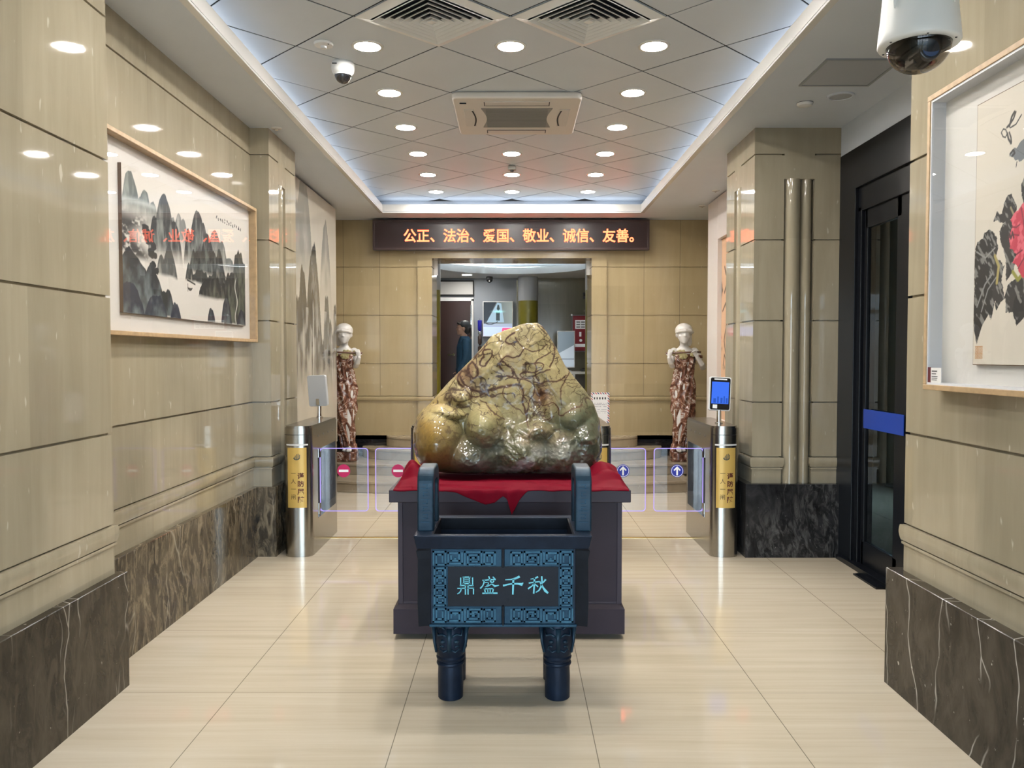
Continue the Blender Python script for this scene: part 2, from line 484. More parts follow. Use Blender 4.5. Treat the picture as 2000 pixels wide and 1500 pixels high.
right_far = [(2.55, 10.40), (2.55, 9.30), (2.26, 9.30), (2.26, 7.00), (1.82, 7.00), (1.82, 6.76), (1.88, 6.76), (1.88, 6.56), (1.82, 6.56), (1.82, 6.20),
             (2.045, 6.20), (2.045, 6.27), (2.275, 6.27), (2.275, 6.20), (2.60, 6.20)]
struct(MB().sweep(right_far, PR).build('wall_right_pier', M['wall']))
struct(MB().sweep([(2.60, 3.73), (1.80, 3.73), (1.80, -2.5)], PR).build('wall_right', M['wall']))
# lintels above the pilaster slots
b = MB()
b.box(-1.93, -1.8505, 6.45, 6.64, 2.88, 3.27)
struct(b.build('trim_2', M['wall']))
b = MB()
b.box(1.8205, 1.90, 6.56, 6.76, 2.88, 3.27); b.box(2.045, 2.275, 6.2005, 6.30, 2.868, 3.27)
struct(b.build('trim_3', M['wall']))
# two-lobed stone pilasters standing in the slots
def lobes(w, d, n=14):
    """outline (s, depth) of a wide and a narrow half-round side by side"""
    pts = []
    a = w * 0.60
    for k in range(n + 1):
        t = PI * k / n
        pts.append((a / 2 - a / 2 * math.cos(t), d * math.sin(t) ** 0.8 if 0 < k < n else 0.0))
    r = w - a
    for k in range(n + 1):
        t = PI * k / n
        pts.append((a + r / 2 - r / 2 * math.cos(t), d * 0.72 * math.sin(t) ** 0.8 if 0 < k < n else 0.0))
    return pts
Lb = lobes(0.215, 0.095)
struct(MB().prism([(2.0525 + s_, 6.268 - q) for s_, q in Lb] + [(2.267, 6.272), (2.0525, 6.272)], 0.53, 2.868).build('wall_right_pilaster_front', M['wall'], smooth=True))
Lb = lobes(0.17, 0.07)
struct(MB().prism([(1.878 - q, 6.575 + s_) for s_, q in Lb] + [(1.882, 6.745), (1.882, 6.575)], 0.53, 2.88).build('wall_right_pilaster_side', M['wall'], smooth=True))
struct(MB().prism([(-1.908 + q, 6.46 + s_) for s_, q in Lb] + [(-1.912, 6.63), (-1.912, 6.46)], 0.53, 2.88).build('wall_left_pilaster', M['wall'], smooth=True))
# dark marble plinths
PL = [(0.04, 0.0), (0.04, 0.532), (0.037, 0.535), (-0.02, 0.535)]
struct(MB().sweep([(-1.83, -2.5), (-1.83, 3.70), (-1.99, 3.70)], PL).build('baseboard_left', M['plinth']))
struct(MB().sweep([(-1.99, 3.70), (-1.99, 6.20), (-1.85, 6.20), (-1.85, 6.95), (-2.10, 6.95), (-2.10, 9.42), (-2.55, 9.42), (-2.55, 10.4)], PL).build('baseboard_left_recess', M['plinth_mottled']))
struct(MB().sweep([(2.55, 10.40), (2.55, 9.30), (2.26, 9.30), (2.26, 7.00), (1.82, 7.00), (1.82, 6.20), (2.60, 6.20)],
       [(0.06, 0.0), (0.06, 0.558), (0.057, 0.561), (-0.02, 0.561)]).build('baseboard_right_pier', M['plinth_black']))
struct(MB().sweep([(2.60, 3.73), (1.80, 3.73), (1.80, -2.5)], [(0.055, 0.0), (0.055, 0.542), (0.052, 0.545), (-0.02, 0.545)]).build('baseboard_right', M['plinth_veined']))
# back wall with the doorway
PB = stone_profile(0.0, 3.30, [1.435, 2.047, 2.656], (0.955, 1.02, 0.02), d=0.013, w=0.0042)
b = MB()
b.sweep([(-2.55, 10.37), (-1.215, 10.37), (-1.215, 10.33), (-1.03, 10.33), (-1.03, 10.95)], PB)
b.sweep([(0.987, 10.95), (0.987, 10.33), (1.18, 10.33), (1.18, 10.37), (2.55, 10.37)], PB)
b.box(-1.03, 0.987, 10.33, 10.95, 2.766, 3.30)
struct(b.build('wall_back', M['back']))
b = MB()
for xx in (-1.70, -2.16, 1.655, 2.11): b.box(xx - 0.002, xx + 0.002, 10.3692, 10.375, 1.03, 3.25)
struct(b.build('trim_9', simple('joint_brown', (0.10, 0.075, 0.045), 0.7)))
b = MB(); b.box(-2.55, -1.62, 10.352, 10.371, 0.26, 0.47); b.box(1.58, 2.55, 10.352, 10.371, 0.26, 0.47)
struct(b.build('baseboard_back', M['blackgloss']))
# added white blocks standing in for the hall cove's reflection in the jambs
b = MB(); b.box(-1.03, -0.985, 10.60, 10.66, 2.58, 2.766); b.box(0.945, 0.987, 10.60, 10.66, 2.58, 2.766)
struct(b.build('jamb_reflection', M['white']))
# half-round steps up to the doorway
def dstep(a, dep, n=60, e=2.5, lim=9):
    pts = []
    for k in range(n + 1):
        t = PI * k / n
        c, s_ = math.cos(t), math.sin(t)
        x = -a * math.copysign(abs(c) ** (2 / e), c); y = -dep * abs(s_) ** (2 / e)
        pts.append((max(-lim, min(lim, x)) - 0.02, 10.37 + y))
    return pts
stp = [(3.3, 1.44, 0.0, 0.13, 2.03), (2.85, 0.96, 0.13, 0.26, 2.45), (1.90, 0.66, 0.26, 0.39, 9), (1.60, 0.40, 0.39, 0.52, 9)]
m_step = stone('step_stone', (0.30, 0.24, 0.16), (0.40, 0.33, 0.23), rough=0.2)
for i, (a, dp, z0, z1, lim) in enumerate(stp):
    b = MB()
    b.prism(dstep(a, dp - 0.02, lim=lim), z0, z1 - 0.03); b.prism(dstep(a, dp, lim=lim), z1 - 0.03, z1)
    struct(b.build('stair_step', m_step, bevel=0.006))
# ceiling: plaster border, coffer of diamond tiles, cove
HX0, HX1, HY0, HY1 = -1.58, 1.535, 0.6, 9.82
b = MB()
b.box(-3.0, HX0, -2.6, 10.6, 3.25, 3.33); b.box(HX1, 2.62, -2.6, 10.6, 3.25, 3.33)
b.box(HX0, HX1, -2.6, HY0, 3.25, 3.33); b.box(HX0, HX1, HY1, 10.6, 3.25, 3.33)
struct(b.build('ceiling_border', M['plaster']))
b = MB()
for (x0, x1, y0, y1) in ((HX0 - 0.004, HX0 + 0.010, HY0, HY1), (HX1 - 0.010, HX1 + 0.004, HY0, HY1), (HX0, HX1, HY1 - 0.010, HY1 + 0.004), (HX0, HX1, HY0 - 0.004, HY0 + 0.01)):
    b.box(x0, x1, y0, y1, 3.262, 3.345)
for (x0, x1, y0, y1) in ((HX0 - 0.03, HX0 + 0.012, HY0, HY1), (HX1 - 0.012, HX1 + 0.03, HY0, HY1), (HX0, HX1, HY1 - 0.012, HY1 + 0.03), (HX0, HX1, HY0 - 0.03, HY0 + 0.012)):
    b.box(x0, x1, y0, y1, 3.243, 3.256)
struct(b.build('trim_5', M['trimwhite']))
CX, CY, DX, DY, CZ = -0.018, 5.11, 0.887, 0.893, 3.45
b = MB()
for k in range(-3, 4):
    for j in range(-6, 7):
        for h in (0, 0.5):
            x, y = CX + (k + h) * DX, CY + (j + h) * DY
            if x < -2.4 or x > 2.4 or y < 0 or y > 10.4: continue
            sx, sy = random.uniform(-.0012, .0012), random.uniform(-.0012, .0012)
            g = 0.982
            c4 = [(x - g * DX / 2, y), (x, y - g * DY / 2), (x + g * DX / 2, y), (x, y + g * DY / 2)]
            vs = []
            for zz in (CZ, CZ + 0.003):
                for (px, py) in c4:
                    vs.append((px, py, zz + sx * (px - x) / 0.44 + sy * (py - y) / 0.44))
            b.add(vs, [(0, 3, 2, 1), (0, 1, 5, 4), (1, 2, 6, 5), (2, 3, 7, 6), (3, 0, 4, 7)])
struct(b.build('ceiling', M['tile']))
struct(MB().box(-2.4, 2.4, -0.2, 10.6, 3.4565, 3.6).build('ceiling_void', M['black']))
b = MB()
b.box(-2.05, -2.0, 0.1, 10.3, 3.33, 3.455); b.box(1.95, 2.0, 0.1, 10.3, 3.33, 3.455); b.box(-2.0, 2.0, 10.2, 10.25, 3.33, 3.455); b.box(-2.0, 2.0, 0.1, 0.15, 3.33, 3.455)
struct(b.build('trim_6', M['plaster']))
# light strips lying in the cove behind the lip
b = MB()
for (x0, x1, y0, y1) in ((HX0 - 0.20, HX0 - 0.17, HY0, HY1), (HX1 + 0.17, HX1 + 0.20, HY0, HY1), (HX0, HX1, HY1 + 0.17, HY1 + 0.20)):
    b.box(x0, x1, y0, y1, 3.331, 3.343)
struct(b.build('trim_7', emitter('cove_strip_light', (0.95, 0.98, 1.0), 5.0)))
# outer shell so that daylight enters only through the entrance and the side door
b = MB()
b.box(-4.6, 4.6, -2.6, 14.6, 3.62, 3.75)
b.box(-4.6, -4.5, -2.6, 14.6, -0.1, 3.7); b.box(-4.6, 4.6, 14.5, 14.6, -0.1, 3.7)
b.box(-4.5, -1.83, -2.6, -2.5, -0.1, 3.7); b.box(1.80, 4.6, -2.6, -2.5, -0.1, 3.7); b.box(-1.83, 1.80, -2.6, -2.5, 2.72, 3.7)
b.box(-4.5, -3.0, 10.3, 10.4, 0, 3.7); b.box(2.56, 4.6, 10.5, 10.6, -0.1, 3.7)
b.box(2.6, 4.5, 3.6, 3.7, -0.1, 3.7)
# the side corridor wall with its window opening
b.box(4.4, 4.5, -2.5, 8.0, -0.1, 3.7); b.box(4.4, 4.5, 9.1, 10.6, -0.1, 3.7); b.box(4.4, 4.5, 8.0, 9.1, -0.1, 0.4); b.box(4.4, 4.5, 8.0, 9.1, 2.95, 3.7)
b.box(2.62, 4.5, 3.6, 10.6, 3.2, 3.3)
b.box(4.4, 4.6, 10.5, 14.6, -0.1, 3.7)
struct(b.build('wall_outer', simple('grey_outer_wall', (0.20, 0.20, 0.20), 0.8)))
struct(MB().box(4.42, 4.44, 8.0, 9.1, 0.4, 2.95).build('window_1', M['glass']))
# entrance: glazed doors behind the viewpoint
b = MB()
for x in (-1.80, -0.92, -0.03, 0.03, 0.92, 1.74):
    b.box(x, x + 0.06, -2.58, -2.52, 0, 2.72)
b.box(-1.83, 1.80, -2.58, -2.52, 2.30, 2.38); b.box(-1.83, 1.80, -2.58, -2.52, 0.0, 0.10); b.box(-1.83, 1.80, -2.58, -2.52, 2.66, 2.72)
struct(b.build('door_entrance', M['doorblack']))
# black sliding door in the right-hand recess
struct(MB().box(2.47, 2.62, 3.73, 6.20, 3.03, 3.30).build('wall_right_overdoor', M['plaster']))
door = struct(MB().box(2.50, 2.60, 3.74, 6.19, 2.76, 3.03).build('door_1', M['doorblack']))
def dpart(name, bx, mat, **kw):
    b = MB()
    for q in bx: b.box(*q)
    return b.build(name, mat, door, **kw)
dpart('door_frame', [(2.465, 2.60, 3.74, 6.20, 2.74, 3.032), (2.465, 2.60, 5.92, 6.20, 0, 2.75), (2.49, 2.60, 5.87, 5.93, 0, 2.60), (2.49, 2.60, 3.74, 5.93, 2.57, 2.75)], M['doorblack'], bevel=0.004)
leaf = dpart('door_leaf', [(2.51, 2.55, 5.81, 5.86, 0.03, 2.58), (2.51, 2.55, 5.20, 5.36, 0.03, 2.58), (2.51, 2.55, 5.30, 5.84, 0.03, 0.20), (2.51, 2.55, 5.30, 5.84, 2.44, 2.58)], M['doorblack'], bevel=0.004)
dpart('door_glass', [(2.525, 2.535, 5.35, 5.82, 0.19, 2.45)], M['doorglass'])
dpart('door_leaf', [(2.56, 2.59, 5.06, 5.16, 0.03, 2.20), (2.56, 2.59, 3.80, 3.92, 0.03, 2.58), (2.56, 2.59, 3.80, 5.16, 0.03, 0.24), (2.56, 2.59, 3.80, 5.16, 2.50, 2.58)], M['doorblack'], bevel=0.004)
dpart('door_glass', [(2.572, 2.578, 3.90, 5.10, 0.23, 2.52)], M['glass'])
dpart('door_rail', [(2.44, 2.60, 3.74, 6.12, 0.0, 0.035), (2.38, 2.45, 5.30, 5.66, 0.0, 0.012)], M['doorblack'])
tag(dpart('warning_band', [(2.495, 2.499, 5.20, 5.80, 1.02, 1.155)], simple('blue_sticker', (0.01, 0.05, 0.36), 0.35)), 'blue warning band across the door glass')

# ------------------------------------------------------------------ hall beyond the doorway
FZ = 0.52
struct(MB().box(-4.5, 4.5, 10.37, 14.5, 0.36, FZ).build('floor_hall', M['floor']))
CZ2 = 2.86
# ceiling with a round recess
n = 96; vs = []; fs = []
ec = (-0.02, 12.17, 1.16, 1.10)
out = [(-4.5, 10.9), (4.5, 10.9), (4.5, 14.5), (-4.5, 14.5)]
ring = []
for k in range(n):
    a = 2 * PI * k / n
    ring.append((ec[0] + ec[2] * math.cos(a), ec[1] + ec[3] * math.sin(a)))
    dx, dy = math.cos(a) * ec[2], math.sin(a) * ec[3]
    t = min(((4.5 - ec[0]) / dx if dx > 0 else (-4.5 - ec[0]) / dx) if abs(dx) > 1e-6 else 1e9, ((14.5 - ec[1]) / dy if dy > 0 else (10.9 - ec[1]) / dy) if abs(dy) > 1e-6 else 1e9)
    vs.append((ring[-1][0], ring[-1][1], CZ2)); vs.append((ec[0] + dx * t, ec[1] + dy * t, CZ2)); vs.append((ring[-1][0], ring[-1][1], CZ2 + 0.11))
for k in range(n):
    k2 = (k + 1) % n
    fs.append((3 * k, 3 * k2, 3 * k2 + 1, 3 * k + 1)); fs.append((3 * k, 3 * k + 2, 3 * k2 + 2, 3 * k2))
struct(MB().add(vs, fs).build('ceiling_hall', simple('hall_ceiling_white', (0.62, 0.64, 0.66), 0.5)))
struct(MB().box(-4.5, 4.5, 10.9, 14.5, 3.06, 3.10).build('ceiling_hall_recess', simple('hall_recess_white', (0.8, 0.82, 0.84), 0.5)))
b = MB()
for k in range(n):
    a0, a1 = 2 * PI * k / n, 2 * PI * (k + 1) / n
    r0, r1 = 1.07, 1.10
    P = [(ec[0] + ec[2] * r * math.cos(a), ec[1] + ec[3] * r * math.sin(a)) for r, a in ((r0, a0), (r1, a0), (r1, a1), (r0, a1))]
    b.prism(P, CZ2 + 0.111, CZ2 + 0.119)
struct(b.build('trim_8', emitter('hall_cove_light', (0.80, 0.93, 1.0), 110.0)))
b = MB(); b.box(-4.5, 0.05, 14.0, 14.1, FZ, 3.2); b.box(-4.5, -4.4, 10.9, 14.0, FZ, 3.2)
struct(b.build('wall_hall_left', simple('hall_grey_wall', (0.29, 0.315, 0.35), 0.6)))
b = MB(); b.box(4.3, 4.4, 10.9, 14.0, FZ, 3.2)
b.sweep([(0.05, 14.0), (4.4, 14.0)], stone_profile(FZ, 3.2, [1.13, 1.74, 2.35], d=0.006, w=0.003))
struct(b.build('wall_hall_right', stone('hall_wall_tile', (0.20, 0.185, 0.135), (0.27, 0.25, 0.185), rough=0.15)))
# round columns, grey above an olive shaft
def column(name, x, y, r):
    c = struct(MB().lathe([(r, FZ), (r, 2.455)], (x, y, 0), 40).build(name, simple('olive_paint', (0.16, 0.135, 0.015), 0.3), smooth=True))
    MB().lathe([(r * 1.01, 2.455), (r * 1.01, CZ2 + 0.01)], (x, y, 0), 40).build('column_head', simple('grey_column_paint', (0.36, 0.37, 0.39), 0.4), c, smooth=True)
    return c
column('column', 0.245, 13.75, 0.165)
column('column', -1.22, 11.5, 0.19)
column('column', 1.20, 11.5, 0.19)
# brown door with a white board over it
d2 = struct(MB().box(-1.30, -0.72, 13.955, 13.99, FZ, 2.47).build('door_2', simple('dark_red_wood_door', (0.035, 0.014, 0.010), 0.3)))
b = MB(); b.box(-1.36, -0.685, 13.94, 13.999, 2.47, 2.53); b.box(-0.725, -0.685, 13.94, 13.999, FZ, 2.50)
b.build('door_frame', M['white'], d2)
MB().box(-0.735, -0.715, 13.93, 13.96, FZ + 0.6, 2.4).build('door_edge', M['chrome'], d2)
b = MB(); b.lathe([(0.022, 13.90), (0.022, 13.955)], (-1.02, 0, 1.55), 16, 'y'); b.box(-1.12, -1.0, 13.895, 13.915, 1.54, 1.56)
b.build('door_handle', M['chrome'], d2)

# ================================================================== DOWNLIGHTS
def make_light():
    t = thing('downlight', (0, 0, CZ), 'x', 'ceiling light', 'downlights in the tiled ceiling')
    b = MB(); b.lathe([(0.080, -0.006), (0.098, -0.004), (0.100, 0.004), (0.082, 0.004)], (0, 0, 0), 40, cap=False)
    b.build('trim_ring', M['trimwhite'], t, smooth=True)
    b = MB(); b.lathe([(0.081, -0.005), (0.081, 0.003)], (0, 0, 0), 40)
    b.build('lamp_disc', M_LAMP, t)
    return t
M_LAMP = emitter('downlight_diffuser', (1.0, 0.96, 0.90), LAMP)
ORD = {-2: 'second row before', -1: 'row just before', 0: 'first', 1: 'second', 2: 'third', 3: 'fourth', 4: 'fifth', 5: 'sixth'}
_l0 = None
for k, cn in ((-1, 'left'), (0, 'middle'), (1, 'right')):
    for j in range(-2, 6):  # rows before the first are unseen, added to light the foreground
        if k == 0 and j in (1, 2): continue
        if j < 0: lab = 'added unseen downlight of the %s file, %s the four-sided air diffusers' % (cn, ORD[j])
        elif k == 0: lab = 'round downlight in the middle file, %s' % {0: 'between the two air diffusers', 3: 'just beyond the air conditioner', 4: 'second beyond the air conditioner', 5: 'last before the coffer end'}[j]
        else: lab = 'round downlight in the %s-hand file, %s of six from the entrance' % (cn, ORD[j])
        loc = (CX + k * DX, CY + j * DY, CZ)
        if _l0 is None: _l0 = make_light(); _l0.location = loc; _l0['label'] = lab
        else: dup(_l0, loc, lab)

# ================================================================== CEILING FITTINGS
M_DUCT_SHADE = simple('duct_shade', (0.010, 0.012, 0.020), 0.8)
# four-sided air diffusers set in the diamond grid
def diffuser(x, y, label):
    t = thing('air_diffuser', (x, y, CZ), label, 'air vent', 'air diffusers', rz=0)
    def dring(h0, h1, z0, z1, th=0.003, lip=False):
        """square cone ring in diamond orientation, half-diagonals h0 (low edge) to h1"""
        b = MB(); vs = []
        sec = ((h0, z0), (h0 - 0.005, z0), (h1, z1), (h1, z1 + th), (h0 - 0.005, z0 + th), (h0, z0 + th)) if lip else ((h0, z0), (h1, z1), (h1, z1 + th), (h0, z0 + th))
        for h, z in sec:
            vs += [(-h, 0, z), (0, -h * DY / DX, z), (h, 0, z), (0, h * DY / DX, z)]
        fs = []; m_ = len(sec)
        for r in range(m_):
            r2 = (r + 1) % m_
            for k in range(4): fs.append((r * 4 + k, r * 4 + (k + 1) % 4, r2 * 4 + (k + 1) % 4, r2 * 4 + k))
        return b.add(vs, fs)
    dring(0.436, 0.352, -0.008, -0.020).build('frame', M['white'], t)
    for i in range(6):
        h = 0.346 - i * 0.055
        dring(h, h - 0.046, -0.030 - 0.0012 * i, -0.005, lip=True).build('vane', M['white'], t)
    b = MB(); h = 0.030
    b.prism([(-h, 0), (0, -h), (h, 0), (0, h)], -0.036, -0.030); b.build('centre_cap', M['white'], t)
    b = MB(); h = 0.40; b.prism([(-h, 0), (0, -h), (h, 0), (0, h)], -0.004, -0.002); b.build('duct_shade_sheet', M_DUCT_SHADE, t)  # flat dark sheet painted in for the shade up inside the duct
diffuser(CX - 0.5 * DX, CY - 0.5 * DY, 'left one of the two white four-sided louvred air diffusers in the ceiling')
diffuser(CX + 0.5 * DX, CY - 0.5 * DY, 'right one of the two white four-sided louvred air diffusers in the ceiling')
# cassette air conditioner
ac = thing('air_conditioner', (0.025, 6.46, 3.40), 'white square cassette air conditioner with grey intake grille in the ceiling', 'air conditioner')
def rr(w, d, r, n=5):
    p = []
    for cx, cy, a0 in ((w - r, d - r, 0), (-w + r, d - r, PI / 2), (-w + r, -d + r, PI), (w - r, -d + r, 1.5 * PI)):
        for k in range(n + 1):
            a = a0 + PI / 2 * k / n; p.append((cx + r * math.cos(a), cy + r * math.sin(a)))
    return p
b = MB(); b.prism(rr(0.475, 0.492, 0.05), 0.0, 0.048); b.build('panel', simple('ivory_plastic', (0.66, 0.62, 0.57), 0.35), ac, smooth=True, bevel=0.012, seg=3)
b = MB(); pts = []
for (ax, ay), (bx, by), bow in (((-0.27, -0.25), (0.27, -0.25), 0.0), ((0.27, -0.25), (0.27, 0.25), -0.035), ((0.27, 0.25), (-0.27, 0.25), 0.0), ((-0.27, 0.25), (-0.27, -0.25), -0.035)):
    for k in range(10):
        t_ = k / 10; px, py = ax + (bx - ax) * t_, ay + (by - ay) * t_
        nx_, ny_ = (by - ay), -(bx - ax); q = math.hypot(nx_, ny_)
        pts.append((px + nx_ / q * bow * math.sin(PI * t_), py + ny_ / q * bow * math.sin(PI * t_)))
b.prism(pts, -0.006, 0.004); gr = b.build('intake_grille', simple('grey_grille', (0.22, 0.22, 0.21), 0.5), ac)
b = MB()
for k in range(22): b.box(-0.235, 0.235, -0.235 + k * 0.022, -0.231 + k * 0.022, -0.0075, -0.005)
b.build('grille_slats', simple('grey_slat', (0.15, 0.15, 0.145), 0.5), gr)
M_IV = simple('ivory_flap', (0.60, 0.57, 0.53), 0.35)
for nm, bx in (('rear', (-0.24, 0.24, -0.415, -0.325)), ('front', (-0.24, 0.24, 0.325, 0.415)), ('l', (-0.405, -0.325, -0.22, 0.22)), ('r', (0.325, 0.405, -0.22, 0.22))):
    b = MB(); b.box(bx[0], bx[1], bx[2], bx[3], -0.006, 0.002); fl = b.build('louvre_flap', M_IV, ac, bevel=0.004)
    b = MB()
    if nm in 'lr':
        xx = bx[1] - 0.014 if nm == 'l' else bx[0] + 0.014
        pth = [(xx + (0.012 if nm == 'l' else -0.012) * math.cos(t_ * PI) * 0.0 + (0.018 if nm == 'l' else -0.018) * math.sin(t_ * PI), -0.20 + 0.40 * t_, -0.006) for t_ in np.linspace(0, 1, 12)]
        b.tube(pth, [(0.006, 0.002)] * 12, 8)
    else:
        b.box(bx[0] + 0.005, bx[1] - 0.005, bx[3] - 0.006 if nm == 'rear' else bx[2], bx[3] if nm == 'rear' else bx[2] + 0.006, -0.0075, -0.005)
        for xx in (bx[0], bx[1]): b.box(xx - 0.004, xx + 0.002, bx[2], bx[3], -0.0075, -0.005)
    b.build('air_slot', M['black'], fl)
b = MB(); b.prism([(-0.40 + q * 0.5, -0.375 + w) for q, w in rr(0.05, 0.010, 0.008)], -0.004, 0.002); b.build('signal_window', M['blackgloss'], ac)
# small dome camera, smoke detector, sprinkler in the coffer
dc = thing('dome_camera', (-1.118, 5.40, CZ), 'small white dome camera with black eye under the left part of the tiled ceiling', 'camera')
b = MB(); b.lathe([(0.070, 0.0), (0.075, -0.010), (0.075, -0.045), (0.070, -0.062), (0.058, -0.078), (0.050, -0.080)], n=40); b.build('housing', M['white'], dc, smooth=True)
b = MB(); b.lathe([(0.054, -0.076)] + [(0.054 * math.cos(a), -0.078 - 0.056 * math.sin(a)) for a in np.linspace(0.05, PI / 2 - 0.02, 10)], n=32); b.build('dark_dome', M['blackgloss'], dc, smooth='all')
b = MB(); b.lathe([(0.056, -0.072), (0.060, -0.076), (0.056, -0.084)], n=32, cap=False); b.build('dome_ring', M['white'], dc, smooth='all')
b = MB(); b.box(-0.055, -0.025, -0.0735, -0.066, -0.03, -0.022); b.build('maker_plate', M['dkgrey'], dc)
sd = thing('smoke_detector', (-1.165, 5.06, CZ), 'flat round white smoke detector between the dome camera and the cove', 'smoke detector')
b = MB(); b.lathe([(0.058, 0.0), (0.060, -0.006), (0.056, -0.016), (0.020, -0.020), (0.018, -0.034), (0.0005, -0.036)], n=36); b.build('body', M['white'], sd, smooth=True)
b = MB(); b.ellip((0.036, -0.030, -0.014), (0.007, 0.007, 0.006), 10, 6); b.build('indicator', M['dkgrey'], sd)
sk = thing('sensor', (-0.016, 8.31, CZ), 'small square grey sensor hanging in the middle of the ceiling beyond the air conditioner', 'sensor')
b = MB(); b.box(-0.04, 0.04, -0.04, 0.04, -0.040, 0.0); b.build('body', simple('beige_plastic', (0.34, 0.32, 0.29), 0.4), sk, bevel=0.008)
b = MB(); b.lathe([(0.014, -0.056), (0.018, -0.052), (0.018, -0.040)], n=20); b.build('lens', M['dkgrey'], sk, smooth=True)
# fittings in the plaster border
hp = thing('access_hatch', (2.03, 5.0, 3.25), 'square grey access hatch in the plaster ceiling by the big camera', 'hatch')
b = MB(); b.box(-0.205, 0.205, -0.215, 0.215, -0.006, 0.0); b.build('panel', simple('hatch_grey', (0.40, 0.425, 0.46), 0.5), hp)
b = MB()
for q in ((-0.222, -0.207, -0.232, 0.232), (0.207, 0.222, -0.232, 0.232), (-0.207, 0.207, -0.232, -0.217), (-0.207, 0.207, 0.217, 0.232)): b.box(q[0], q[1], q[2], q[3], -0.009, 0.0)
b.build('frame', simple('hatch_frame_grey', (0.28, 0.30, 0.32), 0.4), hp)
s1 = thing('ceiling_speaker', (2.161, 5.444, 3.25), 'round white ceiling speaker next to the access hatch', 'speaker')
b = MB(); b.lathe([(0.088, 0.0), (0.086, -0.008), (0.072, -0.010), (0.070, -0.005)], n=36, cap=False); b.build('ring', M['plaster'], s1, smooth=True)
b = MB(); b.lathe([(0.071, -0.006), (0.071, -0.004)], n=36); b.build('grille', simple('speaker_grey', (0.40, 0.42, 0.45), 0.6), s1)
s2 = thing('smoke_detector', (1.979, 5.596, 3.25), 'small round white detector on the plaster ceiling before the grey pier', 'smoke detector')
b = MB(); b.lathe([(0.052, 0.0), (0.054, -0.008), (0.046, -0.020), (0.02, -0.026)], n=32); b.build('body', M['white'], s2, smooth=True)
b = MB(); b.lathe([(0.055, -0.001), (0.055, -0.004)], n=32, cap=False); b.build('base_ring', M['dkgrey'], s2)
for (x, y, lab) in ((-1.788, 6.198, 'tiny white sprinkler in the plaster ceiling above the left pier'), (2.10, 8.526, 'thin sprinkler disc in the right plaster ceiling, nearer one'), (2.16, 9.392, 'thin sprinkler disc in the right plaster ceiling, nearer the sign')):
    q = thing('sprinkler', (x, y, 3.25), lab, 'sprinkler', 'sprinklers in the plaster ceiling')
    b = MB(); b.lathe([(0.040, 0.0), (0.040, -0.004), (0.036, -0.006)], n=24); b.build('cover_plate', M['trimwhite'], q, smooth=True)
    b = MB(); b.lathe([(0.010, -0.006), (0.012, -0.016), (0.004, -0.020)], n=12); b.build('nozzle', M['chrome'], q, smooth=True)
# big pendant camera, top right
pc = thing('pendant_camera', (1.285, 2.62, 3.25), 'large white pendant dome camera with smoky bubble hanging by the right-hand picture', 'camera')
b = MB(); b.lathe([(0.060, 0.0), (0.062, -0.02), (0.030, -0.03), (0.026, -0.04), (0.026, -0.44)], n=32); b.build('drop_pipe', M['white'], pc, smooth=True)
b = MB(); b.lathe([(0.030, -0.42), (0.075, -0.44), (0.098, -0.49), (0.107, -0.56), (0.113, -0.64), (0.120, -0.705), (0.122, -0.728), (0.118, -0.735), (0.096, -0.735)], n=56, cap=False); hb_ = b.build('housing', M['white'], pc, smooth='all')
for a in np.linspace(0, 2 * PI, 5)[:-1]:
    b = MB(); b.tube([(0.100 * math.cos(a + 0.5), 0.100 * math.sin(a + 0.5), -0.49), (0.114 * math.cos(a + 0.5), 0.114 * math.sin(a + 0.5), -0.60), (0.118 * math.cos(a + 0.5), 0.118 * math.sin(a + 0.5), -0.64)], [(0.008, 0.004), (0.010, 0.004), (0.003, 0.002)], 8)
    b.build('moulded_rib', M['white'], hb_, smooth='all')
for a in np.linspace(0.3, 2 * PI + 0.3, 7)[:-1]:
    b = MB(); b.ellip((0.108 * math.cos(a), 0.108 * math.sin(a), -0.735), (0.004, 0.004, 0.003), 8, 6); b.build('screw', M['dkgrey'], hb_)
b = MB(); b.lathe([(0.096, -0.733)] + [(0.095 * math.cos(a), -0.735 - 0.085 * math.sin(a)) for a in np.linspace(0.02, PI / 2 - 0.01, 16)], n=48, cap=False)
b.build('smoky_bubble', clear_glass('smoky_bubble', (0.40, 0.37, 0.33), 1.3), pc, smooth='all')
b = MB(); b.box(-0.052, 0.052, -0.05, 0.05, -0.765, -0.70); b.lathe([(0.034, -0.075), (0.034, 0.0)], (0, 0, -0.770), 24, 'y'); b.box(-0.03, 0.03, -0.03, 0.03, -0.80, -0.76)
cm = b.build('camera_module', simple('camera_black', (0.02, 0.02, 0.022), 0.3), pc, bevel=0.004)
b = MB(); b.lathe([(0.026, -0.079), (0.026, -0.074)], (0, 0, -0.770), 24, 'y'); b.build('lens', simple('lens_blue', (0.03, 0.06, 0.14), 0.05, coat=1.0), cm)
b = MB(); b.lathe([(0.095, -0.728), (0.095, -0.715)], n=40); b.build('inner_plate', M['black'], pc)

